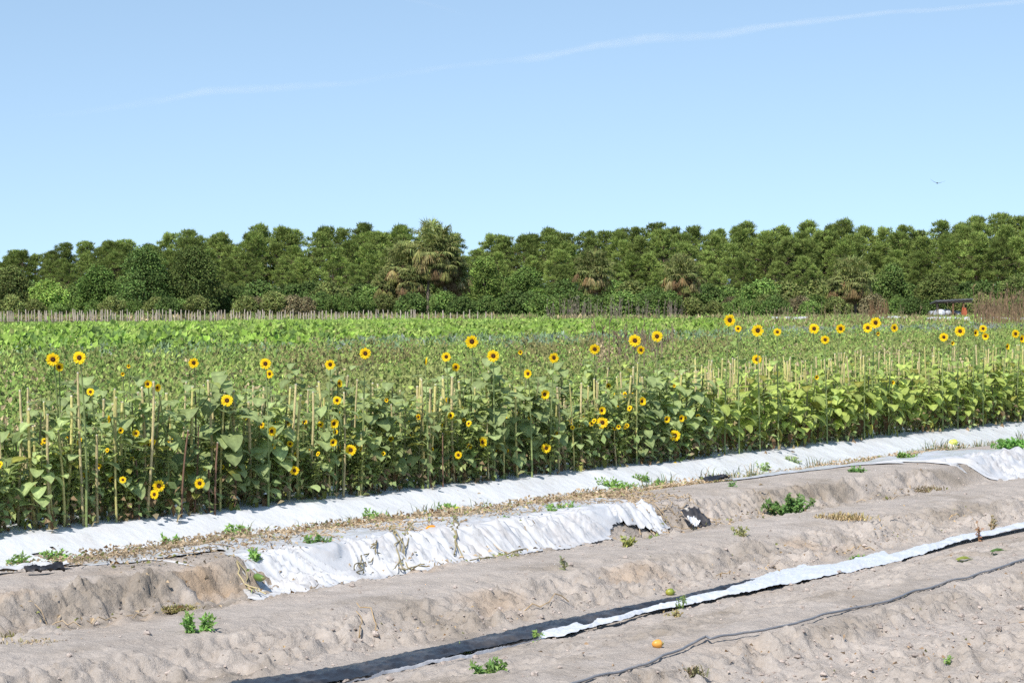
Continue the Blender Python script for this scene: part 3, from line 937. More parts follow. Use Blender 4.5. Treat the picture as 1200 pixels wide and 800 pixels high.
# bushy ones carry small blooms of their own
for s, P_ in enumerate(SB):
    for j in range(3):
        add_head(P_.o, (rr.uniform(-.2, .2), rr.uniform(-.25, .05), rr.uniform(.25, .8)), rr.uniform(.055, .09), YC + rr.uniform(-.9, .9), rr.uniform(-.1, .6), rr.choice([0, 3, 4]))
FRONT_GREY = 'leafy grey green sunflower plant in the front row, left and middle part'
FRONT_BRIGHT = 'bright yellow green leafy plant in the front row towards the right'
BUSHY = 'low bushy sunflower plant with small orange blooms at the foot of the front row'
FRONT_LOW = 'short leafy plant whose hanging leaves almost touch the white plastic'
BACK_PL = 'leafy plant among the stalks behind the front row'
ub = uv(*at_z(835, 535, .22)[:2])[0]
u = 8.6
while u < 31:
    for v0 in (12.32, 12.72):
        uu = u + rr.uniform(-.08, .08); vv = v0 + rr.uniform(-.06, .06)
        x, y = xy(uu, vv); z = float(terr(uu, vv, False))
        if uu < ub:
            q = rr.random()
            if q < .70:
                rr.choice(GL).put((x, y, z), rr.uniform(-.5, .5), rr.uniform(.70, 1.02), FRONT_GREY, 'sunflower plants of the front row')
            else:
                rr.choice(SB).put((x, y, z), rr.uniform(-.9, .9), rr.uniform(.75, 1.1), BUSHY, 'bushy flowering plants of the front row')
        else:
            rr.choice(BL).put((x, y, z), rr.uniform(-.5, .5), rr.uniform(.74, .98), FRONT_BRIGHT, 'bright leafy plants of the front row')
    u += .235
# low growth spilling towards the plastic
u = 8.8
while u < 30:
    uu = u + rr.uniform(-.08, .08); vv = 12.24 + rr.uniform(-.05, .07)
    x, y = xy(uu, vv); z = float(terr(uu, vv, False))
    if uu < ub:
        if rr.random() < .6: rr.choice(SB).put((x, y, z), rr.uniform(-.9, .9), rr.uniform(.5, .85), BUSHY, 'bushy flowering plants of the front row')
        else: rr.choice(GL).put((x, y, z), rr.uniform(-.5, .5), rr.uniform(.42, .66), FRONT_LOW, 'short leafy plants at the plastic edge')
    elif rr.random() < .75:
        rr.choice(BL).put((x, y, z), rr.uniform(-.5, .5), rr.uniform(.45, .68), FRONT_LOW, 'short leafy plants at the plastic edge')
    u += rr.uniform(.2, .36)
# plants in rows two and three, sparser
for v0 in (14.3, 16.5):
    u = 9.5
    while u < 38:
        uu = u; vv = v0 + rr.uniform(-.3, .3)
        x, y = xy(uu, vv); z = float(terr(uu, vv, False))
        P_ = rr.choice(BL if (uu > ub + 3 or rr.random() < .4) else GL)
        P_.put((x, y, z), rr.uniform(-.6, .6), rr.uniform(.58, .84), BACK_PL, 'leafy plants behind the front row')
        u += rr.uniform(.36, .7)
for P_ in GL + BL + SB: P_.drop()

# cut stalks ----------------------------------------------------------------------


def stalk(h, col, seed):
    r = random.Random(seed)
    root = empty('cut_stalk'); mb = MB()
    n = 7; t = np.linspace(0, 1, n)
    path = np.stack([.03 * np.sin(t * 2 + seed) * h, .02 * np.cos(t * 3 + seed) * h, -.04 + t * h], 1)
    C = np.tile(col, (n, 1)) * np.linspace(.85, 1.1, n)[:, None]
    tube(mb, path, np.linspace(.0155, .012, n), C, 7)
    for i in range(3):   # leaf scars and stubs
        q = path[2 + i]; a = r.uniform(0, 6.28)
        tube(mb, [q, q + np.array([math.cos(a) * .03, math.sin(a) * .03, .025])], [.006, .003], np.array(col) * .9, 4)
    mb.build('stem', M_stem, root, True)
    c = MB(); boxm(c, (path[-1][0], path[-1][1], path[-1][2] + .004), (.016, .016, .010), (.62, .58, .45)); c.build('pith', M_stem, root)
    tag(root, cat='stalk')
    return root


TAN = (.50, .45, .17); TAN2 = (.48, .40, .20); RED = (.17, .10, .065)
ST = [Proto(stalk(1.0, TAN, s)) for s in range(3)] + [Proto(stalk(1.0, TAN2, 10 + s)) for s in range(3)]
SR = [Proto(stalk(1.0, RED, 20 + s)) for s in range(2)]
L1 = 'pale headless sunflower stalk standing cut among the leaves, left half of the field'
L2 = 'pale headless stalk in the dense stand of stalks over the bright leaves at right'
L3 = 'dark reddish dead stalk in the front row near the left'


def put_stalk(P_, px, ptop, v, label, grp, thick=1.0):
    p = at_v(px, ptop, v); g = float(terr(*uv(p[0], p[1]), False))
    h = p[2] - g
    if h < .3: return
    h = min(h, 1.45)
    P_.put((p[0], p[1], g), rr.uniform(0, 6.28), (thick, thick, h), label, grp, rot=(rr.gauss(0, .04), rr.gauss(0, .045), rr.uniform(0, 6.28)))


for px, pt in [(3, 470), (6, 440), (25, 490), (38, 495), (96, 430), (59, 465), (56, 480), (74, 500), (117, 505), (123, 500), (139, 460), (136, 450), (171, 440), (178, 458), (200, 475), (253, 455), (262, 480), (259, 470),
               (352, 495), (355, 530), (400, 455), (416, 440), (420, 505), (429, 495), (500, 440), (508, 458), (555, 450), (569, 475), (571, 490), (608, 450), (605, 480), (646, 465), (655, 480), (672, 445), (697, 445), (684, 475), (682, 495), (776, 480), (722, 500),
               (812, 430), (815, 430), (747, 420), (700, 470), (330, 500), (296, 480), (288, 485), (463, 470), (446, 480), (580, 470), (592, 480), (615, 470)]:
    put_stalk(rr.choice(ST), px, pt, rr.choice([12.2, 12.38, 12.5]), L1, 'cut stalks in the left half', rr.uniform(.5, .8))
for px, pt in [(213, 500), (228, 495), (250, 515), (273, 508), (518, 505), (161, 535), (244, 540)]:
    put_stalk(rr.choice(SR), px, pt, rr.choice([12.14, 12.2]), L3, 'dark stalks near the left', rr.uniform(.4, .65))
n1 = 0
for i in range(86):
    px = rr.uniform(0, 820)
    put_stalk(rr.choice(ST), px, 430 + 22 * (1 - px / 820) + rr.uniform(-6, 26), rr.choice([12.3, 12.9, 14.1]), L1, 'cut stalks in the left half', rr.uniform(.7, 1.0))
for i in range(150):
    px = rr.uniform(815, 1235)
    put_stalk(rr.choice(ST[:5]), px, 420 - 16 * (px - 815) / 385 + abs(rr.gauss(0, 15)) - 5, rr.choice([12.7, 12.8, 14.0, 14.2]), L2, 'cut stalks at the right', rr.uniform(.6, .92))
for P_ in ST + SR: P_.drop()

for c in list(hold.children):
    for g in list(c.children): bpy.data.objects.remove(g)
    bpy.data.objects.remove(c)
bpy.data.objects.remove(hold)


# ------------------------------------------------------------------ field vegetation (nobody could count it)
def band(name, label, v0, v1, dens, height, leafL, cols, weights, upness=.5, ulo=-10, patch=None, cat='plants', clump=10, keep=None, wid=.55, rad=.25, slope=1.0):
    """clumps of leaves over a strip of field between two bed lines, inside the wedge the place can show"""
    mb = MB()
    area_u0, area_u1 = ulo, v1 * 2.6 + 20
    n = int((v1 - v0) * (area_u1 - area_u0) * dens)
    v = rng.uniform(v0, v1, n); u_ = rng.uniform(area_u0, area_u1, n)
    x, y = xy(u_, v)
    ok = (np.abs(x) < y * .27 + 3) & (y > 14)
    if keep is not None: ok &= keep(u_, v, x, y)
    x, y, u_, v = x[ok], y[ok], u_[ok], v[ok]
    n = len(x)
    ct = rng.choice(len(cols), n, p=np.array(weights) / sum(weights))
    if patch is not None: ct = patch(u_, v, ct)
    hh = height * (.65 + .7 * rng.random(n)) * (1 + .35 * fbm(u_ * .3, v * .3, 91, 3))
    if v1 <= 46: hh = hh * (.55 + .8 * (.5 + .5 * np.cos(2 * np.pi * (v - 14.3) / 2.1)))
    if name == 'squash_vines': hh = np.where((x < -.100 * y) & (v < 68), hh * 1.9, hh * (.7 + .5 * np.cos(2 * np.pi * v / 4.2)))
    g = terr(u_, v, False)
    K = clump
    P = np.repeat(np.stack([x, y, g], 1), K, 0)
    d = rdir(n * K); d[:, 2] = np.abs(d[:, 2])
    rad_ = np.repeat(rad * (.7 + .6 * rng.random(n)), K)
    q = rng.random(n * K) ** .5
    P = P + d * np.stack([rad_ * q, rad_ * q, np.repeat(hh, K) * q], 1)
    A = rdir(n * K) * .8 + d * .8 + np.array([0, 0, upness])
    N = rdir(n * K) * .55 + SUNV * .9
    C = np.array(cols)[np.repeat(ct, K)] * (1 + .45 * (rng.random((n * K, 1)) - .5)) * np.repeat(1 + .5 * (rng.random((n, 1)) - .5), K, 0)
    Ls = leafL * (.6 + .8 * rng.random(n * K))
    cards(mb, P, A, N, Ls, Ls * wid, C)
    o = mb.build(name, M_weed)
    tag(o, label, cat, kind='stuff')
    return n * K


OL = (.30, .33, .11); GR = (.25, .36, .09); LG = (.37, .47, .12); DRY = (.46, .37, .21); BG = (.235, .33, .17); BB = (.29, .325, .26); SQ = (.25, .38, .065); DG = (.17, .26, .07); PK = (.34, .26, .2)


def wpatch(u_, v, ct):
    f = fbm(u_ * .16, v * .28, 33, 3)
    ct = np.where(f > .28, 0, ct); ct = np.where(f < -.3, 2, ct)
    g = fbm(u_ * .3 + 9, v * .5, 44, 3)
    return np.where((g > .42) & (rng.random(len(u_)) < .7), 3, ct)


nn = band('low_weeds', 'mixed low weeds and vines filling the field behind the sunflower rows', 13.3, 31, 7.0, .42, .075, [OL, GR, LG, DRY, DG], [3, 5, 3, .3, 1.6], patch=wpatch, cat='weeds', clump=22, wid=.7)
nn += band('tall_weeds', 'brownish feathery weeds in the middle of the field', 31, 45, 2.8, .5, .10, [OL, GR, (.27, .25, .10), LG, DG], [4, 4, 1.2, 2.5, 1], patch=lambda u_, v, ct: np.where((rng.random(len(u_)) < .6) & ((np.abs(xy(u_, v)[0] / xy(u_, v)[1] + .075) < .03) | (np.abs(xy(u_, v)[0] / xy(u_, v)[1] - .05) < .05)), 2, ct) if True else np.where((fbm(u_ * .1, v * .2, 55, 3) > .3) & (rng.random(len(u_)) < .6), 2, ct), cat='weeds', clump=26, wid=.55)
nn += band('blue_green_crop', 'blue green cabbage like crop in a band across the middle distance', 45, 58, 3.0, .24, .18, [BG, BB, GR, OL], [5, 1.1, 2, 1], cat='crop', clump=10, rad=.3,
           patch=lambda u_, v, ct: np.where((u_ > 98) & (fbm(u_ * .09, v * .3, 66, 2) > -.1) & (v > 47), np.where(rng.random(len(u_)) < .7, 1, ct), np.where(u_ < 46, np.where(rng.random(len(u_)) < .97, np.where(rng.random(len(u_)) < .5, 2, 3), ct), np.where((u_ < 62) & (rng.random(len(u_)) < .4), 2, ct))))
nn += band('squash_vines', 'bright yellow green squash leaves in rows at the left and middle distance', 58, 84, 1.7, .34, .21, [SQ, LG, GR, OL], [6, 3, 3, .8], cat='crop', clump=15, rad=.5, wid=.85,
           keep=lambda u_, v, x, y: x < y * .095)
nn += band('squash_plants', 'raised patch of big leaved squash plants at the left in the middle distance', 53, 74, 1.5, .52, .21, [SQ, (.30, .42, .09), (.13, .21, .055)], [4, 3, 3], cat='crop', clump=24, rad=.5, wid=.9,
           keep=lambda u_, v, x, y: (x < -y * (.088 + .018 * np.sin(v * .7))) & (np.cos(2 * np.pi * v / 5.0) > -.45))
nn += band('field_grass', 'brown and green rough grass on the right side of the far field', 58, 92, 1.3, .32, .26, [OL, (.19, .17, .07), GR, DRY], [3, 3, 3, 1], cat='grass', clump=10, rad=.5, wid=.3,
           keep=lambda u_, v, x, y: x >= y * .095)
nn += band('far_crop', 'even bright green crop before the stake fence and the wood', 84, 116, 1.1, .13, .24, [SQ, GR, LG], [3, 4, 2], cat='crop', clump=13, rad=.6, wid=.5,
           keep=lambda u_, v, x, y: (y < 178) & (x < y * .12))
nn += band('meadow', 'rough olive and tan grass at the foot of the wood', 84, 190, .42, .20, .38, [(.23, .24, .10), (.27, .22, .11), GR, DRY, DG], [4, 3, 3, 1, 1], cat='grass', clump=10, rad=.9, wid=.35,
           keep=lambda u_, v, x, y: (y < 245) & (((y >= 184) & (x < y * .12)) | ((x >= y * .12) & (y > 100))) & ~((np.abs(x - .197 * y) < 4.5) & (y > 194) & (y < 203)))
print('band leaves', nn)


# ------------------------------------------------------------------ forest
def trunk_mb(mb, h, r0, seed, col, lean=.03, n=8):
    r = random.Random(seed); t = np.linspace(0, 1, n)
    p = np.stack([lean * h * t * t * r.uniform(-1, 1) + .01 * h * np.sin(t * 4 + seed), lean * h * t * r.uniform(-1, 1), -.3 + t * (h + .3)], 1)
    tube(mb, p, np.linspace(r0, r0 * .25, n), col, 7)
    return p


def pine(h, seed, low=.30):
    r = random.Random(seed)
    root = empty('pine_tree'); tag(root, cat='pine tree')
    tr = MB(); p = trunk_mb(tr, h * .93, .16, seed, (.19, .13, .095))
    cr = MB(); n = 84
    cs = []
    for i in range(n):
        t = low + (1 - low) * (i + r.random()) / n
        w = (.27 * h) * min(1, max(0.0, 1.04 - t) / (1 - low) * 1.5) ** .6 * r.uniform(.2, 1.05)
        a = i * 2.4 + r.uniform(-.5, .5)
        b = np.array([np.interp(t, np.linspace(0, 1, 8), p[:, k]) for k in range(3)])
        c = b + np.array([math.cos(a) * w, math.sin(a) * w, w * r.uniform(.1, .35)]); c[2] = min(c[2], h - .2)
        tube(tr, [b - [0, 0, .15], (b + c) / 2 - [0, 0, .06], c], [.045, .03, .018], (.17, .12, .09), 4, False)
        cs.append((c, r.uniform(.22, .52)))
    for c, R_ in cs:
        k = int(16 + 170 * (R_ / .6) ** 1.6)
        d = rdir(k); d[:, 2] = np.where(d[:, 2] < -.35, -d[:, 2], d[:, 2]); q = rng.random(k) ** .42
        P = c + d * (R_ * q)[:, None] * np.array([1.1, 1.1, .8])
        A = d + np.array([0, 0, .6]) + rdir(k) * .35
        base = np.array((.215, .275, .07)) * r.uniform(.7, 1.3)
        cards(cr, P, A, rdir(k) * .6 + SUNV * .6, .38 * (.6 + .8 * rng.random(k)), .075, shades(base, k, .3, .08))
    cr.build('crown', M_tree, root); tr.build('trunk', M_bark, root, True)
    return root


def broad(h, w, seed, col, nb=40, leaf=.26, name='broadleaf_tree', cone=.0, per=170, trunk_h=.3):
    r = random.Random(seed)
    root = empty(name)
    tr = MB(); p = trunk_mb(tr, h * .85, .02 * h + .03, seed, (.18, .15, .12))
    cr = MB()
    for i in range(nb):
        t = (i + .5) / nb
        zz = h * (.12 + .80 * t)
        ww = w / 2 * (math.sin(min(1, (1 - t) * (1.15 + .9 * (1 - cone)) + .08) * math.pi / 2)) * (.75 + .25 * math.sin(min(1, t * 4) * 1.57))
        a = i * 2.4 + r.uniform(-.4, .4); rad = ww * r.uniform(.35, .88)
        c = np.array([math.cos(a) * rad, math.sin(a) * rad, zz])
        R_ = w * r.uniform(.12, .19)
        b = np.array([0, 0, max(.1, zz * .75)])
        tube(tr, [b, (b + c) / 2, c], [.03, .02, .01], (.17, .14, .11), 4, False)
        d = rdir(per); q = rng.random(per) ** .33
        P = c + d * (R_ * q)[:, None] * np.array([1, 1, .8])
        A = d * .6 + rdir(per) * .8 + np.array([0, 0, -.2]); N = d * .8 + rdir(per) * .5 + np.array([0, 0, .5])
        cards(cr, P, A, N, leaf * (.7 + .6 * rng.random(per)), leaf * .6, shades(np.array(col) * r.uniform(.8, 1.2), per, .35, .1))
    cr.build('crown', M_tree, root); tr.build('trunk', M_bark, root, True)
    return root


def palm(h, seed, skirt=1.0, R_=1.5):
    r = random.Random(seed)
    root = empty('cabbage_palm'); tag(root, cat='palm tree')
    tr = MB(); t = np.linspace(0, 1, 12)
    hc = h - R_ * .75
    p = np.stack([.05 * np.sin(t * 2 + seed) * h, .02 * h * t, -.2 + t * (hc + .2)], 1)
    tube(tr, p, .16 + .03 * np.sin(np.arange(12) * 2.2), (.20, .16, .12), 8)
    for i in range(30):  # old leaf boots
        a = i * 2.4; z = hc * (.3 + .68 * i / 30)
        b = np.array([p[6][0] + math.cos(a) * .15, p[6][1] + math.sin(a) * .15, z])
        tube(tr, [b, b + np.array([math.cos(a) * .14, math.sin(a) * .14, .16])], [.05, .02], (.22, .17, .12), 4)
    top = p[-1]

    def frond(mb, az, el, ln, fan, col, ncol=18, drop=.30):
        d = np.array([math.cos(az) * math.cos(el), math.sin(az) * math.cos(el), math.sin(el)])
        q = top + d * ln
        q[2] -= .10 * ln * math.cos(el)
        tube(mb, [top, top + d * ln * .55, q], [.025, .018, .012], np.array(col) * .9, 4, False)
        side = np.cross(d, [0, 0, 1.0]); side /= np.linalg.norm(side) + 1e-6
        upv = np.cross(side, d)
        an = np.linspace(-1.9, 1.9, ncol)
        A = np.cos(an)[:, None] * d + np.sin(an)[:, None] * side + upv * .15 - np.array([0, 0, drop]) + rdir(ncol) * .1
        P = np.tile(q, (ncol, 1))
        N = np.tile(upv, (ncol, 1)) + rdir(ncol) * .45
        C = shades(col, ncol, .3, .1)
        cards(mb, P, A, N, fan * (.8 + .3 * rng.random(ncol)), .12, C)
        tips = P + A / np.linalg.norm(A, axis=1)[:, None] * fan * .8
        cards(mb, tips, A * .4 + np.array([0, 0, -.9]), N, fan * .40, .06, C * .95)

    gr = MB(); dd = MB()
    for i in range(62):
        el = r.uniform(-.25, 1.45); frond(gr, i * 2.4 + r.uniform(-.3, .3), el, R_ * r.uniform(.40, .78), R_ * .36, np.array((.235, .26, .09)) * r.uniform(.75, 1.25))
    for i in range(int(34 * skirt)):
        el = -r.uniform(.1, 1.3); c = random.Random(seed * 50 + i).choice([(.24, .16, .075), (.18, .12, .06), (.30, .25, .11), (.27, .27, .085)])
        frond(dd, i * 2.4 + r.uniform(-.4, .4), el, R_ * r.uniform(.35, .8), R_ * .42, np.array(c) * r.uniform(.8, 1.15), drop=1.5)
    gr.build('crown', M_tree, root); dd.build('dead_fronds', M_tree, root); tr.build('trunk', M_bark, root, True)
    return root


def gpos(px, Y):
    return (px - 600) / F * Y


SKY = [(-200, 285), (0, 283), (30, 287), (60, 290), (80, 278), (105, 275), (128, 273), (150, 278), (175, 280), (200, 273), (225, 268), (250, 272), (280, 265), (315, 262), (340, 268), (365, 263), (400, 268), (425, 262), (470, 265), (500, 265), (560, 272),
       (590, 270), (620, 264), (670, 268), (705, 262), (735, 266), (780, 260), (830, 258), (865, 256), (900, 262), (925, 254), (950, 252), (980, 254), (1005, 260), (1030, 262), (1050, 256), (1085, 264), (1110, 258), (1140, 249), (1170, 246), (1200, 248), (1400, 246)]
sx = [s[0] for s in SKY]; sy = [s[1] for s in SKY]
PINES = [Proto(pine(9.5, 300 + s, low=[.28, .34, .22, .42, .3, .36, .26][s])) for s in range(7)]


def zone(px):
    return ('far left beyond the stakes' if px < 150 else 'behind the tall dark pair' if px < 420 else 'near the big palm clump' if px < 620 else
            'right of the big palm' if px < 830 else 'right of the middle palms' if px < 1060 else 'right end behind the shed')


for (Y, step, off, lay) in [(300, 24, 0, 'on the skyline'), (288, 26, -7, 'upper part of the wood'), (274, 30, -22, 'middle of the wood'), (260, 36, -44, 'lower front of the wood')]:
    px = -130.0
    while px < 1330:
        q = px + rr.uniform(-8, 8)
        top = np.interp(q, sx, sy) - off + rr.uniform(-3, 9 if off == 0 else 14)
        if off == 0 and rr.random() < .3: top -= rr.uniform(1, 5)
        p = at_y(q, top, Y + rr.uniform(-6, 6))
        h = max(3, p[2] - .06)
        P_ = rr.choice(PINES)
        if off < -30 and q > 1130: px += step; continue
        s = h / 9.5
        P_.put((p[0], p[1], .06), rr.uniform(0, 6.28), (s * .5 + .5 * (1.0 if s > .8 else s), s * .5 + .5 * (1.0 if s > .8 else s), s), f'green pine, {lay}, {zone(q)}', 'pines of the wood')
        px += step * rr.uniform(.75, 1.2)
for P_ in PINES: P_.drop()

# trees one can tell apart
def put_tree(o, px, base_py_Y, label, cat, group=None):
    Y = base_py_Y; o.location = (gpos(px, Y), Y, .06); tag(o, label, cat, group)


Y0 = 218
mpp = Y0 / F
put_tree(broad(37 * mpp * 1.0 + .5, 46 * mpp, 1, (.31, .43, .10), 34), 55, Y0, 'small rounded light green tree behind the left part of the stake fence', 'tree')
put_tree(broad(60 * mpp, 62 * mpp, 2, (.16, .25, .06), 44), 115, Y0 + 5, 'mid green bushy tree left of the two dark round ones', 'tree')
put_tree(broad(84 * mpp, 70 * mpp, 3, (.13, .20, .055), 60, cone=.8), 170, Y0, 'tall dark glossy tree, left of the pair behind the fence', 'tree')
put_tree(broad(82 * mpp, 78 * mpp, 4, (.145, .195, .055), 60, cone=.7), 228, Y0 + 2, 'tall dark tree with brownish tips, right of the pair behind the fence', 'tree')
put_tree(broad(34 * mpp, 45 * mpp, 5, (.15, .22, .06), 30), 270, Y0 + 6, 'low dark bush beside the right one of the tall pair', 'tree')
put_tree(broad(62 * mpp, 55 * mpp, 6, (.19, .23, .07), 40), 12, Y0 + 10, 'olive tree at the left edge behind the stake fence', 'tree')
put_tree(broad(76 * mpp, 56 * mpp, 7, (.18, .25, .06), 44), 568, Y0 + 20, 'domed green tree right of the big palm clump', 'tree')
put_tree(broad(62 * mpp, 60 * mpp, 27, (.16, .24, .06), 44), 617, Y0 + 24, 'wide tree between the domed one and the middle palms', 'tree')
put_tree(broad(34 * mpp, 30 * mpp, 8, (.22, .33, .07), 24), 629, Y0 - 8, 'bright green shrub before dark bushes right of the stakes', 'shrub')
put_tree(broad(66 * mpp, 50 * mpp, 9, (.14, .20, .055), 44), 1046, Y0 + 14, 'dark tree between the right palm and the open shed', 'tree')
put_tree(broad(50 * mpp, 60 * mpp, 10, (.20, .245, .07), 40), 1095, Y0 + 14, 'olive green tree directly behind the open shed', 'tree')
put_tree(broad(52 * mpp, 56 * mpp, 11, (.19, .24, .07), 40), 1195, Y0 + 8, 'olive tree at the right edge behind the reeds', 'tree')
# palms
Yp_ = 222
for (px, top, base, R_, sk, lab) in [(507, 264, 372, 2.9, 2.2, 'big shaggy palm with brown dead fronds, rising to the skyline'), (470, 288, 372, 2.6, 1.2, 'greener palm leaning left of the big shaggy one'), (532, 303, 372, 2.1, 2.4, 'low palm with hanging dead fronds right under the big one'),
                                     (524, 285, 372, 2.4, 2.2, 'brown and olive palm pressed against the right of the big shaggy one'), (452, 318, 372, 1.8, 1.0, 'small palm at the left foot of the big clump'), (486, 312, 372, 1.9, 1.6, 'small yellowish palm at the foot of the big clump'), (700, 296, 372, 2.3, 1.7, 'rounded palm with a rusty skirt in the middle of the wood'), (799, 301, 372, 2.3, 2.0, 'palm with dark rusty skirt right of the rounded middle one'),
                                     (1001, 303, 372, 2.5, 1.8, 'palm with yellow and tan hanging fronds towards the right'), (985, 322, 372, 1.6, 1.2, 'smaller palm leaning beside the yellow fronded one')]:
    h = at_y(px, top, Yp_)[2]
    o = palm(h, int(px), sk, R_); o.location = (gpos(px, Yp_), Yp_ + rr.uniform(-2, 2), .06); tag(o, lab, 'palm tree')
# shrubs of the wood edge
SH = [Proto(tag(broad(2.4, 3.4, 400 + s, c, 26, .24, 'shrub', per=150), cat='shrub')) for s, c in enumerate([(.12, .18, .05), (.17, .25, .065), (.22, .255, .08), (.22, .19, .10)])]
px = -60
while px < 1270:
    q = px + rr.uniform(-6, 6)
    Y = rr.uniform(205, 236)
    if 590 < q < 800: k = rr.choice([0, 0, 1]); s = rr.uniform(.85, 1.15); Y = rr.uniform(202, 215)
    elif 800 < q < 1060: k = rr.choice([2, 2, 1, 3]); s = rr.uniform(.6, .95)
    elif 280 < q < 600: k = rr.choice([0, 1, 2, 3]); s = rr.uniform(.75, 1.05)
    else: k = rr.choice([0, 1, 2]); s = rr.uniform(.55, .9)
    if 1085 < q < 1145: Y = rr.uniform(222, 236)
    lab = ['dark green', 'mid green', 'olive', 'brownish'][k] + ' shrub at the foot of the wood, ' + zone(q)
    SH[k].put((gpos(q, Y), Y, .0), rr.uniform(0, 6.28), s, lab, 'shrubs along the wood edge')
    px += rr.uniform(9, 19)
px = -90
while px < 1300:
    q = px + rr.uniform(-6, 6); Y = rr.uniform(242, 252); k = rr.choice([0, 1, 1, 2])
    lab = ['dark green', 'mid green', 'olive', 'brownish'][k] + ' undergrowth bush among the pines, ' + zone(q)
    SH[k].put((gpos(q, Y), Y, .0), rr.uniform(0, 6.28), rr.uniform(1.2, 1.6), lab, 'undergrowth among the pines')
    px += rr.uniform(17, 26)
for (q, s, k, lab) in [(907, .85, 0, 'dark round bush standing out of the tan grass right of the middle palms'), (880, .7, 1, 'small green bush left of the dark round one'), (1068, .8, 0, 'dark bush just left of the open shed')]:
    SH[k].put((gpos(q, 200), 200, 0), 1.0, s, lab, 'shrubs along the wood edge')
for P_ in SH: P_.drop()

# ------------------------------------------------------------------ stake fence (free standing stakes)
M_stake = mat_plain('weathered_wood', (.46, .39, .31), .9, .3, 8)


def stake(seed):
    r = random.Random(seed); mb = MB()
    path = np.array([[0, 0, -.3], [.01, 0, .3], [.02 * r.uniform(-1, 1), .01, .7], [.03 * r.uniform(-1, 1), 0, 1.0]])
    tube(mb, path, [.05, .048, .045, .035], (.3, .26, .22), 6)
    o = mb.build('wooden_stake', M_stake); tag(o, cat='stake')
    return o


SK = [Proto(stake(s)) for s in range(4)]
px = -40.0
while px < 578:
    Yf = 181 + .004 * px
    top = 364 + rr.uniform(-2.2, 2.5)
    h = at_y(px, top, Yf)[2]
    zn = 'left of the pair of tall dark trees' if px < 140 else 'before the pair of tall dark trees' if px < 260 else 'between the dark trees and the palm clump' if px < 440 else 'before the palm clump'
    if px > 485: zn = 'in its gappy right end'
    rr.choice(SK).put((gpos(px, Yf), Yf + rr.uniform(-.4, .4), 0), 0, (rr.uniform(.8, 1.5), 1, h), 'grey wooden stake of the long row, ' + zn, 'stakes of the long row before the wood', rot=(0, rr.gauss(0, .035), rr.uniform(0, 6)))
    px += (rr.choice([2.2, 3.0, 4.2, 6.0]) if px < 485 else rr.uniform(6.5, 10))
for P_ in SK: P_.drop()


# far white film beds at right
def far_strip(pa, pb, Ya, w, label):
    a = np.array([gpos(pa, Ya), Ya]); b = np.array([gpos(pb, Ya), Ya])
    n = 60; s = np.linspace(0, 1, n)[:, None]; t = np.linspace(0, 1, 6)[None]
    x = a[0] + (b[0] - a[0]) * s + 0 * t; y = Ya + w * (t - .5) + 0 * s
    z = .10 + .42 * np.sin(t * math.pi) * (1 + 0 * s) + .06 * fbm(x * 2, y, 3, 3)
    i = np.arange(n - 1)[:, None] * 6 + np.arange(5)[None]
    f = np.stack([i, i + 6, i + 7, i + 1], -1).reshape(-1, 4)
    mb = MB(); mb.add(np.stack([x, y, z], -1), f, (.8, .8, .8))
    tag(mb.build('plastic_mulch', M_film, smooth=True), label, 'plastic mulch')


far_strip(904, 946, 172, 1.6, 'short far white mulch bed in tan grass right of the highest sunflower')
far_strip(1030, 1062, 176, 1.6, 'faint far white mulch bed above the bunch of sunflowers')
far_strip(1084, 1135, 168, 1.8, 'far white mulch bed just before the open shed')
far_strip(1148, 1230, 168, 1.8, 'far white mulch bed behind the tall brown reeds')

# reeds and dry weed stems at right
def reeds(name, px0, px1, Y0_, Y1_, h, n, col, label, cat='reeds', kind='stuff'):
    mb = MB()
    for i in range(n):
        Y = rng.uniform(Y0_, Y1_); x = gpos(rng.uniform(px0, px1), Y)
        hh = h * rng.uniform(.5, 1.1) * (1 + .3 * float(fbm(x * .6, Y * .1, 5, 2)))
        lx = rng.normal(0, .08) * hh
        p = np.array([[x, Y, 0], [x + lx * .4, Y, hh * .6], [x + lx, Y, hh]])
        c = np.array(col) * rng.uniform(.7, 1.3)
        tube(mb, p, [.018, .014, .008], c, 3, False)
        k = 4
        P = np.tile(p[2], (k, 1)) - np.array([0, 0, 1]) * rng.random((k, 1)) * hh * .6
        cards(mb, P, rdir(k) * .5 + np.array([0, 0, .8]), rdir(k), .22 * h / 1.6, .05, shades(np.array(col) * 1.05, k))
    o = mb.build(name, M_weed); tag(o, label, cat, kind=kind)


reeds('tall_reeds', 1141, 1260, 128, 160, 2.3, 380, (.25, .17, .10), 'stand of tall reddish brown reeds at the right edge of the field')
reeds('tall_reeds', 1020, 1040, 165, 170, 1.8, 40, (.24, .15, .08), 'small rusty stand of reeds before the wood, above the sunflower bunch')
reeds('dry_stems', 700, 790, 48, 74, 1.25, 55, (.26, .20, .13), 'thin brown dry stems rising from the weeds right of the middle', 'dry weeds')
reeds('dry_stems', 860, 1120, 150, 185, 1.3, 130, (.26, .21, .12), 'pale dry stems scattered in the rough grass before the palms', 'dry weeds')
reeds('dry_stems', 640, 800, 176, 200, 1.9, 130, (.27, .22, .17), 'bare grey twigs before the dark hedge in the middle', 'dry weeds')

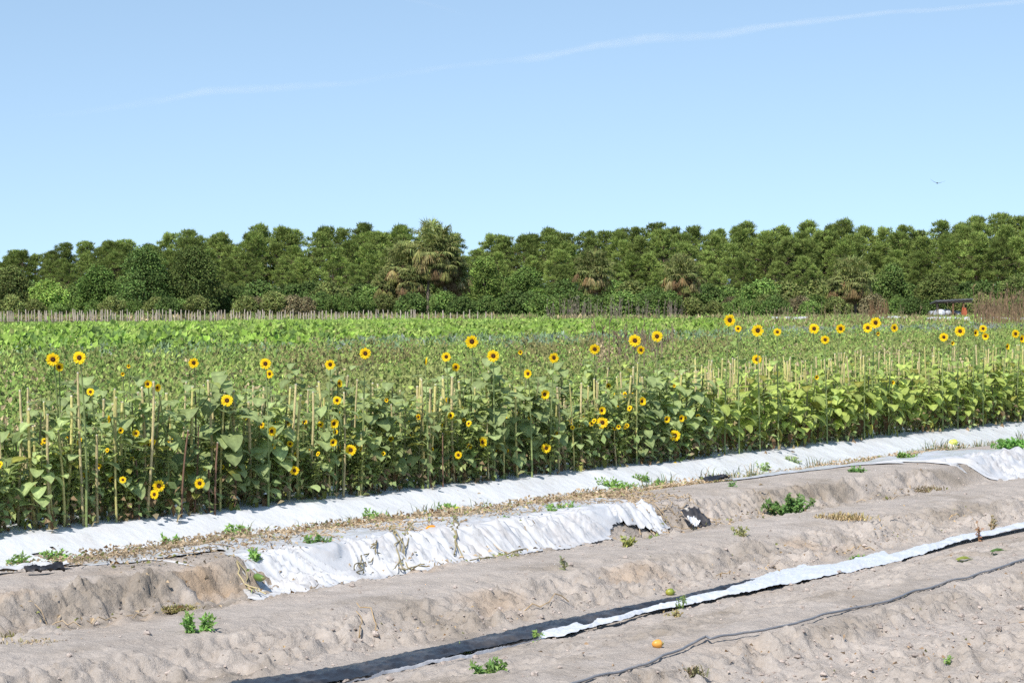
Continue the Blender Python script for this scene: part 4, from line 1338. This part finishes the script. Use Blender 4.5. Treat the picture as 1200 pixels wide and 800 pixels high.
# ------------------------------------------------------------------ open shed with tanks
Ys = 200.0
m_ = Ys / F
sx0 = gpos(1115, Ys)
shed = empty('open_shed', (sx0, Ys, 0), 0, 'small open sided shed with a flat grey roof on wooden posts before the wood', 'shed')
M_wood = mat_plain('shed_post_wood', (.20, .11, .06), .85, .3, 4)
M_dark = mat_plain('dark_shed_wood', (.05, .04, .035), .85, .3, 4)
M_roof = mat_plain('roof_sheet', (.13, .13, .13), .5, .2, 2, metal=.2)
rz_ = (352 - 350) * 0
rf = MB()
v = []
x0, x1 = gpos(1093.5, Ys) - sx0, gpos(1137.5, Ys) - sx0
zl, zr = at_y(0, 353.5, Ys)[2], at_y(0, 351.2, Ys)[2]
n = 40
for yy, dz in ((-1.1, 0), (1.6, -.25)):
    for th_ in (0, .14):
        for i in range(n):
            xx = x0 + (x1 - x0) * i / (n - 1)
            v.append([xx, yy, zl + (zr - zl) * i / (n - 1) + dz + th_ + .02 * math.sin(i * 1.6)])
v = np.array(v); i = np.arange(n - 1)
q = lambda a, b: np.stack([a * n + i, a * n + i + 1, b * n + i + 1, b * n + i], -1)
rf.add(v, np.concatenate([q(1, 3), q(0, 2)[:, ::-1], q(0, 1), q(2, 3)[:, ::-1]]), (.4, .4, .4))
rf.add(v[[0, n, 3 * n, 2 * n]], [[0, 1, 2, 3]], (.4, .4, .4)); rf.add(v[[n - 1, 2 * n - 1, 4 * n - 1, 3 * n - 1]], [[0, 3, 2, 1]], (.4, .4, .4))
rf.build('roof', M_roof, shed)
bm_ = MB(); boxm(bm_, ((x0 + x1) / 2, -1.0, (zl + zr) / 2 - .09), (x1 - x0 - .1, .1, .14), (.1, .1, .1)); bm_.build('beam', M_dark, shed)
for pxp, yy, mm in [(1098.2, -.9, M_dark), (1116.8, -.9, M_wood), (1129, -.9, M_wood), (1099.5, 1.3, M_dark), (1132, 1.3, M_dark)]:
    zt = (zl + zr) / 2 - .12 - (.22 if yy > 0 else 0)
    b = MB(); xx = gpos(pxp, Ys + yy) - sx0
    boxm(b, (xx, yy, zt / 2 - .1), (.13, .13, zt + .2), (.2, .1, .05)); b.build('post', mm, shed)
M_tank = mat_plain('white_tank', (.62, .62, .64), .35, .15, 3, metal=.25)


def tank(px, py, r_px, Y, L, mat, label):
    r_ = r_px / F * Y; c = at_y(px, py, Y)
    root = empty('storage_tank', (c[0], Y, 0), 0, label, 'tank')
    mb = MB(); cz = max(c[2], r_ + .12)
    prof = [(-L / 2 - .18, .05), (-L / 2 - .16, .45), (-L / 2 - .09, .82), (-L / 2, 1), (0, 1), (L / 2, 1), (L / 2 + .1, .8), (L / 2 + .17, .05)]
    th = np.arange(24) / 24 * 6.283
    V = np.array([[r_ * k * math.cos(a), yy + L / 2, cz + r_ * k * math.sin(a)] for yy, k in prof for a in th])
    f = [[i * 24 + j, i * 24 + (j + 1) % 24, (i + 1) * 24 + (j + 1) % 24, (i + 1) * 24 + j] for i in range(7) for j in range(24)]
    mb.add(V, f, (.6, .6, .6)); mb.build('tank_shell', mat, root, True)
    e = MB(); tube(e, [[0, -.30, cz - .03], [0, -.05, cz - .03]], r_ * .22, (.8, .8, .8), 12); e.build('valve', M_film_clean, root)
    for yy in (.3, L - .2):
        s = MB(); boxm(s, (0, yy, (cz - r_) / 2 + .05), (r_ * 1.3, .12, cz - r_ + .25), (.2, .2, .2)); s.build('saddle', M_dark, root)


tank(1103.3, 367.2, 4.9, 198.6, 1.6, M_tank, 'whitish round tank seen end on under the left side of the shed')
tank(1111, 366.5, 4.2, 199.6, 1.2, mat_plain('grey_tank', (.45, .47, .5), .4, .15, 3), 'grey tank half hidden right of the whitish round one')
tank(1094.3, 368.3, 4.2, 199.2, 1.2, mat_plain('dull_tank', (.30, .31, .33), .5, .2, 3), 'dull grey tank outside the left post of the shed')
tank(1122.6, 367.5, 3.4, 199.9, 1.0, mat_plain('pale_tank', (.42, .42, .43), .5, .2, 3), 'pale tank between the two right posts of the shed')
M_or = mat_plain('orange_paint', (.42, .12, .055), .5, .15, 5)
c = at_y(1129, 367, 198.7)
md = empty('farm_pump', (c[0], 198.4, 0), 0, 'orange red pump on small wheels at the right post of the shed', 'pump')
b = MB(); boxm(b, (0, 0, .62), (.42, .5, .5), (.6, .2, .1)); tube(b, [[-.12, 0, .85], [-.12, 0, 1.15]], .06, (.6, .2, .1), 8); boxm(b, (.05, 0, .98), (.22, .3, .24), (.6, .2, .1)); b.build('pump_body', M_or, md)
for sx_ in (-.22, .22):
    w = MB(); tube(w, [[sx_ - .05, 0, .26], [sx_ + .05, 0, .26]], .22, (.1, .1, .1), 16); w.build('wheel', M_dark, md)
h = MB(); tube(h, [[.2, 0, .7], [.45, -.1, .95], [.55, -.1, .95]], .03, (.1, .1, .1), 6); h.build('handle', M_dark, md)
c = at_y(1114, 371, 198.2)
bk = MB(); tube(bk, [[0, 0, 0], [0, 0, .32]], [.12, .15], (.5, .06, .06), 12)
tag(bk.build('bucket', mat_plain('red_plastic', (.5, .06, .05), .4, .1, 5), loc=(c[0], 198.0, .06)), 'small red bucket on the ground before the shed tanks', 'bucket')

# ------------------------------------------------------------------ bird
pb = at_y(1098.5, 213.5, 150)
bird = MB()
sp_ = .5
wing = [(-1, .36, .0, .02), (-.75, .20, -.02, .10), (-.45, .06, -.03, .16), (-.15, .0, -.03, .18), (0, -.0, -.02, .2), (.15, .02, -.03, .18), (.45, .16, -.03, .16), (.75, .34, -.02, .10), (1, .56, .02, .02)]
V = []
for s, zz, yy, ch in wing:
    y1, y2 = yy - ch / 2, yy + ch / 2
    zc = zz * .42 - .06 - (.02 if s > 0 else .05 * s)
    V += [[s * sp_, y1, zc], [s * sp_, y1 + .02, zc + .022 * (1 - abs(s))], [s * sp_, y2, zc + .008], [s * sp_, y1 + .02, zc - .012 * (1 - abs(s))]]
f = []
for i in range(8):
    for j in range(4): f.append([i * 4 + j, (i + 1) * 4 + j, (i + 1) * 4 + (j + 1) % 4, i * 4 + (j + 1) % 4])
bird.add(V, f, (.07, .068, .065))
tb = np.array([[0.02, -.20, .0], [0.0, -.15, .0], [0, -.05, -.01], [0, .07, -.01], [0, .16, .0], [0, .26, .0]]) + [0, 0, -.055]
tube(bird, tb, [.008, .03, .052, .045, .02, .004], (.10, .095, .09), 8)
cards(bird, np.tile([[0, .16, -.055]], (3, 1)), np.array([[-.25, 1, 0], [0, 1, 0], [.25, 1, 0]]), np.tile([[0, 0, 1.0]], (3, 1)), .14, .05, (.11, .1, .1))
o = bird.build('bird', mat_col('feather', .8, .1, 0, 20, .2), smooth=True, loc=tuple(pb)); o.rotation_euler = (0, R(8), R(-12))
tag(o, 'dark bird gliding with raised wings above the wood at right', 'bird')


# ------------------------------------------------------------------ thin high cloud streak
def contrail():
    m = bpy.data.materials.new('thin_cloud'); m.use_nodes = True
    N = m.node_tree.nodes; L = m.node_tree.links; N.clear()
    out = N.new('ShaderNodeOutputMaterial'); mix = N.new('ShaderNodeMixShader'); tr = N.new('ShaderNodeBsdfTransparent'); di = N.new('ShaderNodeBsdfDiffuse'); tl = N.new('ShaderNodeBsdfTranslucent'); ad = N.new('ShaderNodeMixShader')
    di.inputs['Color'].default_value = (.95, .95, .95, 1); tl.inputs['Color'].default_value = (.95, .95, .95, 1); ad.inputs[0].default_value = .6
    a = N.new('ShaderNodeAttribute'); a.attribute_name = 'Col'
    n = N.new('ShaderNodeTexNoise'); n.inputs['Scale'].default_value = .0035; n.inputs['Detail'].default_value = 6; n.inputs['Roughness'].default_value = .6
    g = N.new('ShaderNodeNewGeometry'); L.new(g.outputs['Position'], n.inputs['Vector'])
    mr = N.new('ShaderNodeMapRange'); mr.inputs['From Min'].default_value = .3; mr.inputs['From Max'].default_value = .7; mr.inputs['To Min'].default_value = .35; mr.inputs['To Max'].default_value = 1.0
    L.new(n.outputs['Fac'], mr.inputs['Value'])
    mu = N.new('ShaderNodeMath'); mu.operation = 'MULTIPLY'; L.new(a.outputs['Fac'], mu.inputs[0]); L.new(mr.outputs[0], mu.inputs[1])
    L.new(di.outputs[0], ad.inputs[1]); L.new(tl.outputs[0], ad.inputs[2])
    L.new(mu.outputs[0], mix.inputs[0]); L.new(tr.outputs[0], mix.inputs[1]); L.new(ad.outputs[0], mix.inputs[2]); L.new(mix.outputs[0], out.inputs[0])

    def rib(pp, wd, op, name, label, seed):
        Y = 20000.0
        X = np.linspace(pp[0][0], pp[-1][0], 160); Yy = np.interp(X, [p[0] for p in pp], [p[1] for p in pp]) + 1.6 * fbm(X / 60, X * 0, seed, 3)
        wv = np.interp(X, [p[0] for p in wd], [p[1] for p in wd]) * (1 + .4 * fbm(X / 35, X * 0, seed + 1, 3)); oo = np.interp(X, [p[0] for p in op], [p[1] for p in op])
        V = []; C = []
        for i in range(160):
            c = at_y(X[i], Yy[i], Y)
            for s in np.linspace(-1, 1, 9):
                V.append([c[0], c[1] + s * wv[i] * 9, c[2] + s * wv[i] * Y / F]); C.append([oo[i] * (1 - s * s) ** 1.5] * 3)
        i = np.arange(159)[:, None] * 9 + np.arange(8)[None]
        f = np.stack([i, i + 9, i + 10, i + 1], -1).reshape(-1, 4)
        mb = MB(); mb.add(V, f, C); o = mb.build(name, m, smooth=True)
        o.visible_shadow = True
        tag(o, label, 'cloud', kind='stuff')
    rib([(20, 138), (80, 134), (200, 116), (240, 107), (330, 103), (400, 99), (520, 79), (640, 67), (700, 53), (760, 46), (840, 42), (900, 31), (1040, 15), (1100, 12), (1185, 3), (1320, -14)], [(20, 3), (200, 6), (500, 5), (760, 8), (1000, 5), (1300, 4)],
        [(20, .0), (60, .02), (180, .07), (230, .17), (300, .13), (380, .12), (440, .03), (520, .08), (590, .07), (640, .17), (740, .22), (820, .17), (900, .22), (1050, .19), (1180, .17), (1320, .13)], 'cloud_streak', 'long thin white contrail slanting across the blue sky', 3)
    rib([(470, -2), (500, 4), (550, 18)], [(470, 4), (550, 3)], [(470, .03), (500, .06), (550, 0)], 'cloud_streak', 'very faint short wisp at the top of the sky', 9)


contrail()

# ------------------------------------------------------------------ litter, weeds and fruit in the foreground
def place(px, py, z):
    p = at_z(px, py, z)
    for _ in range(12):          # settle on the ground itself
        u_, v_ = uv(p[0], p[1]); z = .5 * z + .5 * float(terr(u_, v_)); p = at_z(px, py, z)
    u_, v_ = uv(p[0], p[1]); g = float(terr(u_, v_)); return np.array([p[0], p[1], g]), u_, v_


STRAW = (.52, .40, .26); STRAWG = (.30, .31, .11)


def curve_pts(p0, az, L, amp, r, n=8, lift=.03):
    pts = []
    x, y = p0[0], p0[1]; a = az
    for i in range(n):
        u_, v_ = uv(x, y); z = float(terr(u_, v_)) + .012 + lift * abs(math.sin(i * 1.7 + az))
        pts.append([x, y, z]); a += r.uniform(-amp, amp); x += math.cos(a) * L / n; y += math.sin(a) * L / n
    return np.array(pts)


def litter(n, region, label, seed, stems, col=STRAW, leafs=(.014, .042), density=None):
    r = random.Random(seed); mb = MB()
    P = []; C = []
    for i in range(n):
        for _ in range(20):
            u_ = r.uniform(region[0], region[1]); v_ = r.gauss((region[2] + region[3]) / 2, (region[3] - region[2]) / 3.2)
            if float(fbm(u_ * 1.1, v_ * 2.2, seed, 3)) > r.uniform(-.45, .35): break
        x, y = xy(u_, v_); P.append([x, y, float(terr(u_, v_)) + .015 + r.random() ** 2 * .06])
        C.append(np.array(col if r.random() < .75 else (BROWN if r.random() < .5 else STRAWG)) * r.uniform(.7, 1.25))
    P = np.array(P); k = len(P)
    A = rdir(k) * np.array([1, 1, .5]); N = rdir(k) * .8 + np.array([0, 0, .8])
    Ls = rng.uniform(leafs[0], leafs[1], k)
    cards(mb, P, A, N, Ls, Ls * rng.uniform(.3, .8, k), np.array(C), .4)
    for i in range(stems):
        u_ = r.uniform(region[0], region[1]); v_ = r.uniform(region[2], region[3]); x, y = xy(u_, v_)
        tube(mb, curve_pts((x, y), r.uniform(0, 6.28), r.uniform(.15, .5), .5, r), .0035, np.array(col) * r.uniform(.7, 1.2), 4, False)
    o = mb.build('dry_vines', M_weed); tag(o, label, 'dry vines', kind='stuff')


# all along the back of the second bed; thick at its bare left end and right of the arch
uL = pix_u(150, 660); uA = pix_u(262, 655); uE = pix_u(785, 600); uR = pix_u(1240, 530)
litter(5000, (uL, uE + .6, 10.55, 11.15), 'dry tan vines and crumpled leaves along the back of the draped plastic', 31, 160)
litter(1100, (uL - .6, uA + 1.0, 10.0, 11.2), 'dry leaf litter over the bare left end of the second bed', 32, 50)
litter(1700, (uA + .1, uE, 9.95, 10.7), 'scattered dry leaf bits lying on the draped white plastic', 33, 45)
litter(1300, (uE - .1, uE + .95, 9.6, 11.2), 'heap of dead vines between the torn arch and the black scrap', 34, 110)
litter(2600, (uE + .6, uR, 10.8, 11.35), 'straw coloured dead plants between the white sheets at right', 35, 120)
litter(160, (8.5, 18, 7.55, 8.0), 'dry leaf crumbs in the furrow behind the black strip', 36, 6, col=(.5, .36, .2), leafs=(.012, .03))
litter(170, (7.5, 14, 4.4, 5.9), 'dry leaf crumbs over the clods in the nearest furrow', 37, 2, col=(.52, .36, .22), leafs=(.012, .035))
litter(240, (8, 20, 9.2, 9.6), 'dry bits along the foot of the second bed', 38, 14, leafs=(.02, .05))


def bush(px, py, z, w, h, label, seed, col, n=420, leaf=.028, name='weed', cat='weed', stem=True, group=None, blades=False):
    p, u_, v_ = place(px, py, z)
    r = random.Random(seed); root = empty(name, tuple(p), 0, label, cat, group)
    if not blades: col = tuple(min(.5, c_ * 1.75) for c_ in col)
    fo = MB(); st = MB()
    if blades:
        k = n; az = rng.uniform(0, 6.283, k); el = rng.uniform(.25, 1.35, k)
        P = np.stack([rng.normal(0, w * .22, k), rng.normal(0, w * .16, k), np.full(k, -.01)], 1)
        d = np.stack([np.cos(az) * np.cos(el), np.sin(az) * np.cos(el), np.sin(el)], 1)
        Ls = h * rng.uniform(.5, 1.15, k); side = np.stack([-np.sin(az), np.cos(az), 0 * az], 1)
        C = shades(col, k, .3, .1); dry = rng.random(k) < .25; C[dry] = np.array(STRAW) * .9
        wd = .0045
        mid = P + d * (Ls * .55)[:, None]; tip = mid + (d * .6 + np.array([0, 0, -.35]) + d * np.array([1, 1, 0]) * .4) * (Ls * .5)[:, None]
        V = np.stack([P - side * wd, P + side * wd, mid + side * wd * .8, mid - side * wd * .8, tip], 1).reshape(-1, 3)
        b = np.arange(k)[:, None] * 5
        fo.add(V, b + np.array([[0, 1, 2, 3]]), np.repeat(C, 5, 0)); n0 = fo.n - len(V)
        fo.T.append(b + np.array([[3, 2, 4]]) + n0)
        fo.build('blades', M_weed, root)
        return root
    ns = max(4, int(w * 40))
    tips = []
    for i in range(ns):
        a = r.uniform(0, 6.28); rad = w / 2 * r.random() ** .6
        hh = h * (1 - .45 * (rad / (w / 2)) ** 2) * r.uniform(.6, 1.05)
        q = np.array([math.cos(a) * rad, math.sin(a) * rad * .7, hh]); q0 = q * np.array([.3, .3, 0]) + [0, 0, -.02]
        g = float(terr(*uv(p[0] + q[0], p[1] + q[1]))) - p[2]; q[2] += g * .7
        tube(st, [q0, (q0 + q) / 2 + [0, 0, .02], q], [.0035, .003, .002], np.array(col) * .9, 4, False); tips.append((q0, q))
    per = n // ns
    for q0, q in tips:
        s = rng.random(per) ** .7; P = q0 + (q - q0) * s[:, None] + rdir(per) * .012
        A = rdir(per) + np.array([0, 0, .4]); N = rdir(per) * .5 + SUNV
        L = leaf * rng.uniform(.6, 1.3, per)
        cards(fo, P, A, N, L, L * .5, shades(col, per, .35, .12))
    fo.build('foliage', M_weed, root); st.build('stems', M_weed, root)
    return root


bush(925, 604, .04, .50, .20, 'broad bushy green weed in the furrow below the mulch edge', 1, (.10, .17, .05), 1500, .035)
bush(229, 742, .10, .20, .12, 'small bright green weed on the bed ridge at lower left', 2, (.13, .22, .06), 360, .03)
bush(572, 792, .08, .20, .09, 'low green weed in the sand at the bottom middle', 3, (.13, .21, .06), 300, .03)
bush(627, 750, .06, .10, .06, 'tiny green sprout on the end of the white strip', 4, (.15, .22, .06), 80, .02)
bush(798, 712, .05, .07, .09, 'thin green sprout beside the narrow white strip', 5, (.13, .18, .06), 70, .02)
bush(792, 722, .05, .16, .04, 'flat brownish weed below the narrow white strip', 6, (.2, .17, .08), 120, .02)
bush(1187, 528, .16, .55, .14, 'dense bright green weed mat near the right edge behind the sheet', 7, (.10, .20, .045), 1500, .035)
bush(662, 600, .22, .34, .07, 'leafy green weed on the draped plastic right of centre', 8, (.13, .21, .06), 300, .03)
bush(648, 603, .22, .14, .05, 'small green weed left of the leafy one on the draped plastic', 9, (.13, .21, .06), 130, .03)
bush(593, 613, .22, .12, .04, 'little sprawling weed in the middle of the draped plastic', 10, (.11, .18, .06), 110, .025)
bush(690, 598, .22, .10, .08, 'spiky weed right of the leafy one on the draped plastic', 11, (.2, .28, .09), 120, .05, blades=True)
bush(372, 640, .22, .22, .08, 'green weed clump on the left half of the draped plastic', 12, (.11, .19, .055), 260, .03)
bush(297, 658, .2, .14, .08, 'green leaves around the cucumber on the draped plastic', 13, (.13, .22, .06), 150, .03)
bush(735, 640, .03, .18, .07, 'yellowish weed before the torn arch', 14, (.19, .2, .06), 160, .03)
bush(762, 636, .03, .16, .04, 'low green weed right of the one before the arch', 15, (.15, .19, .06), 140, .03)
bush(662, 668, .03, .05, .10, 'slender dark seedling alone in the sand below the draped plastic', 16, (.13, .14, .07), 30, .03)
bush(595, 657, .03, .2, .06, 'withered creeping weed at the lower edge of the draped plastic', 17, (.2, .22, .08), 180, .03)
bush(1005, 655, .02, .10, .07, 'bright green grass tuft behind the narrow white strip', 18, (.22, .38, .08), 150, .06, 'grass_tuft', 'grass tuft', blades=True)
bush(1148, 634, .05, .06, .16, 'reddish sprig growing through the narrow strip at right', 19, (.2, .12, .07), 40, .03)
bush(1160, 612, .08, .14, .12, 'dry twiggy weed on the bed face at right', 20, (.25, .2, .11), 60, .03)
bush(1060, 538, .2, .3, .06, 'green weed between the sheets above the pale bed face', 21, (.13, .2, .05), 260, .035)
bush(1003, 553, .2, .22, .05, 'green weed at the gap in the white strip', 22, (.10, .18, .05), 200, .03)
bush(857, 570, .2, .07, .05, 'little green plant below the flat black scrap', 23, (.09, .16, .05), 70, .025)
bush(895, 548, .2, .2, .12, 'pale green weed beside the slits in the plastic', 24, (.17, .23, .08), 120, .03)
bush(930, 546, .2, .18, .10, 'second pale green weed right of the slits in the plastic', 25, (.17, .23, .08), 110, .03)
bush(868, 628, .03, .16, .07, 'small dull weed in the furrow left of the bushy one', 26, (.2, .2, .09), 100, .03)
bush(15, 752, .05, .42, .08, 'flat straw coloured grass in the furrow at the left edge', 27, (.33, .3, .12), 520, .06, 'grass_tuft', 'grass tuft', blades=True)
bush(45, 752, .03, .35, .04, 'thin straw grass right of the left edge tuft', 28, (.42, .34, .2), 200, .05, 'grass_tuft', 'grass tuft', blades=True)
bush(205, 716, .05, .26, .06, 'yellow straw grass lying behind the small weed at left', 29, (.36, .33, .13), 800, .05, 'grass_tuft', 'grass tuft', blades=True)
bush(988, 606, .04, .5, .08, 'tan straw heap right of the bushy weed', 30, (.42, .33, .16), 480, .06, 'grass_tuft', 'grass tuft', blades=True)
bush(1085, 575, .08, .4, .10, 'straw grass hanging on the bed face at right', 31, (.40, .33, .18), 300, .06, 'grass_tuft', 'grass tuft', blades=True)
bush(815, 790, .12, .1, .10, 'few dry grass blades on the nearest bed', 32, (.3, .28, .15), 90, .06, 'grass_tuft', 'grass tuft', blades=True)
bush(1112, 778, .02, .06, .05, 'tiny green sprout between the clods at lower right', 33, (.14, .22, .06), 40, .02)
bush(545, 765, .03, .06, .05, 'tiny sprout beside the black strip', 34, (.14, .2, .06), 24, .03)

# grass along the foot of the long sheet
GT = []
for s in range(4):
    o = bush(600, 595, .05, .24, .22 + .05 * s, 'x', 90 + s, (.15, .20, .075), 46, .06, 'grass_tuft', 'grass tuft', blades=True)
    GT.append(Proto(o))
for i in range(64):
    uu = rr.uniform(9.5, 27); vv = 11.16 + rr.gauss(0, .09)
    if float(fbm(uu * .5, 3.0, 12, 2)) < -.25: continue
    x, y = xy(uu, vv)
    rr.choice(GT).put((x, y, float(terr(uu, vv))), rr.uniform(0, 6.28), rr.uniform(.45, 1.05), 'green grass tuft growing along the foot of the long white sheet', 'grass tufts along the long white sheet')
for P_ in GT: P_.drop()
for (px, py, w, lab) in [(278, 626, .34, 'thick low green weed at the foot of the long sheet left of centre'), (200, 640, .2, 'small low weed by the long sheet above the litter'), (440, 612, .3, 'low green weed near the yellow gourd'), (75, 660, .35, 'low green weed mat by the long sheet at left'),
                         (525, 600, .2, 'low green weed near the small gourd by the sheet'), (720, 575, .5, 'leafy vine weed by the long sheet right of centre'), (760, 570, .3, 'yellowish vine weed right of the leafy one'), (20, 664, .2, 'low green weed by the long sheet at the left edge')]:
    bush(px, py, .08, w, .09, lab, int(px), (.13, .21, .055), int(900 * w), .035)

# vines hanging over the draped sheet
for (a, b, lab) in [((455, 630, .2), (500, 690, .03), 'dry vine hanging over the sheet left of the dark gap'), ((612, 625, .2), (560, 668, .03), 'pale vine trailing down over the sheet'), ((530, 618, .2), (538, 662, .03), 'dead vine over the right side of the dark gap'),
                    ((440, 640, .2), (418, 680, .03), 'thin vine down the folds in the left part'), ((268, 662, .2), (310, 706, .02), 'dark dry vine down the bare end of the bed'), ((480, 625, .2), (468, 664, .1), 'tan vine with dry leaves above the dark gap')]:
    p0 = at_z(*a); p1 = at_z(*b); r = random.Random(int(a[0])); mb = MB()
    for k in range(2):
        pts = []
        for i in range(12):
            s = i / 11; x = p0[0] + (p1[0] - p0[0]) * s + r.gauss(0, .012) + .03 * math.sin(s * 5 + k * 2); y = p0[1] + (p1[1] - p0[1]) * s
            pts.append([x, y, float(terr(*uv(x, y), False)) + .05 + .015 * math.sin(s * 9 + k)])
        pts = np.array(pts); tube(mb, pts, .0045, np.array((.46, .39, .22)) * r.uniform(.7, 1.1), 5, False)
        n = 6; ii = [r.randrange(12) for _ in range(n)]
        cards(mb, pts[ii], rdir(n) + [0, 0, -.5], rdir(n), .04, .022, shades((.48, .38, .22) if r.random() < .6 else (.30, .34, .13), n))
    tag(mb.build('dry_vine', M_weed), lab, 'vine')


# fruit
def fruit(px, py, z, rx, ry, col, col2, label, cat, name, rz=0, bend=0):
    p, u_, v_ = place(px, py, z)
    root = empty(name, (p[0], p[1], p[2] + ry * .8 + (.045 if name == 'cucumber' else 0)), rz, label, cat)
    n, m = 12, 20
    V = []; C = []
    for i in range(n + 1):
        t = i / n; a = t * math.pi; x = -math.cos(a) * rx; q = math.sin(a) ** .75 * ry * (1 - .15 * math.cos(a))
        for j in range(m):
            b = j / m * 6.283; k = 1 + .05 * math.cos(b * 8)
            V.append([x, q * k * math.cos(b) + bend * (x / rx) ** 2 * rx, q * k * math.sin(b)]); C.append(np.array(col) * (1 - t) + np.array(col2) * t)
    f = [[i * m + j, i * m + (j + 1) % m, (i + 1) * m + (j + 1) % m, (i + 1) * m + j] for i in range(n) for j in range(m)]
    mb = MB(); mb.add(V, f, C); mb.build('rind', M_fruit, root, True)
    s = MB(); tube(s, [[rx * .95, bend * rx, 0], [rx * 1.15, bend * rx, ry * .15], [rx * 1.3, bend * rx * 1.2, ry * .2]], [.012, .007, .006], (.25, .24, .1), 6); s.build('fruit_stem', M_stem, root)


fruit(770, 758, .1, .027, .022, (.58, .25, .04), (.62, .32, .07), 'small orange squash lying in the sand by the drip tape', 'squash', 'squash', .3)
fruit(785, 697, .03, .028, .024, (.42, .38, .05), (.10, .20, .04), 'yellow and green squash lying beside the black strip', 'squash', 'squash', .2)
fruit(505, 625, .22, .040, .034, (.80, .27, .01), (.76, .25, .02), 'bright orange squash among dry vines on the draped plastic', 'squash', 'squash', .2)
fruit(482, 630, .22, .032, .026, (.76, .28, .02), (.72, .26, .02), 'smaller orange squash left of the bright one', 'squash', 'squash', 1.2)
fruit(440, 616, .12, .045, .028, (.55, .55, .06), (.4, .46, .06), 'yellowish gourd among green weeds by the long sheet', 'gourd', 'gourd', .1)
fruit(534, 601, .12, .05, .032, (.50, .52, .06), (.45, .5, .06), 'yellow green gourd further right by the long sheet', 'gourd', 'gourd', .4)
fruit(1117, 521, .18, .055, .04, (.62, .62, .12), (.5, .55, .1), 'pale yellow gourd between the sheets near the right edge', 'gourd', 'gourd', .1)
fruit(302, 672, .2, .085, .024, (.09, .16, .03), (.12, .2, .04), 'dark green cucumber lying down the left part of the draped plastic', 'cucumber', 'cucumber', R(-68), bend=.16)

# two fallen leaves
for (px, py, col, lab) in [(1163, 650, (.12, .22, .06), 'round green leaf fallen on the sand at right'), (1123, 659, (.26, .30, .06), 'yellow green leaf fallen left of the round one')]:
    p, _, _ = place(px, py, .1); mb = MB(); sf_leaf(mb, np.zeros(3), 0, .10, .09, .35, -.1, col, .3)
    o = mb.build('fallen_leaf', M_leaf, smooth=True, loc=(p[0], p[1], p[2] + .015)); tag(o, lab, 'leaf')

# clods of earth, each its own little lump, gathered where the furrows are rough
mb = MB(); r = random.Random(77)
ico = []
for i in range(5):
    th_ = i / 4 * math.pi
    for j in range(7): ico.append([math.sin(th_) * math.cos(j / 7 * 6.283), math.sin(th_) * math.sin(j / 7 * 6.283), math.cos(th_)])
ico = np.array(ico); icf = np.array([[i * 7 + j, (i + 1) * 7 + j, (i + 1) * 7 + (j + 1) % 7, i * 7 + (j + 1) % 7] for i in range(4) for j in range(7)])
for i in range(3600):
    q = r.random()
    if q < .42: v_ = r.uniform(4.2, 5.7); u_ = r.uniform(7, 15)
    elif q < .62: v_ = r.gauss(7.72, .12); u_ = r.uniform(7.5, 24)
    elif q < .78: v_ = r.gauss(7.0, .18); u_ = r.uniform(7, 22)
    elif q < .86: v_ = r.gauss(9.4, .08); u_ = r.uniform(8, 24)
    else: v_ = r.uniform(5.7, 9.2); u_ = r.uniform(7, 20)
    if 7.12 < v_ < 7.52: continue
    s = r.uniform(.004, .010) if r.random() < .9 else r.uniform(.010, .022)
    x, y = xy(u_, v_)
    V = ico * (1 + .8 * (rng.random((35, 3)) - .5)) * np.array([s, s * r.uniform(.7, 1.2), s * .7]) + [x, y, float(terr(u_, v_)) + s * .3]
    mb.add(V, icf, np.array([.42, .355, .31]) * r.uniform(.75, 1.15))
tag(mb.build('soil_clods', mat_col('soil_clod', .95, .05, 0, 60, .2, 0), smooth=False), 'loose clods of grey sandy soil strewn in the furrows', 'soil clods', kind='stuff')
print('objects', len(bpy.data.objects))
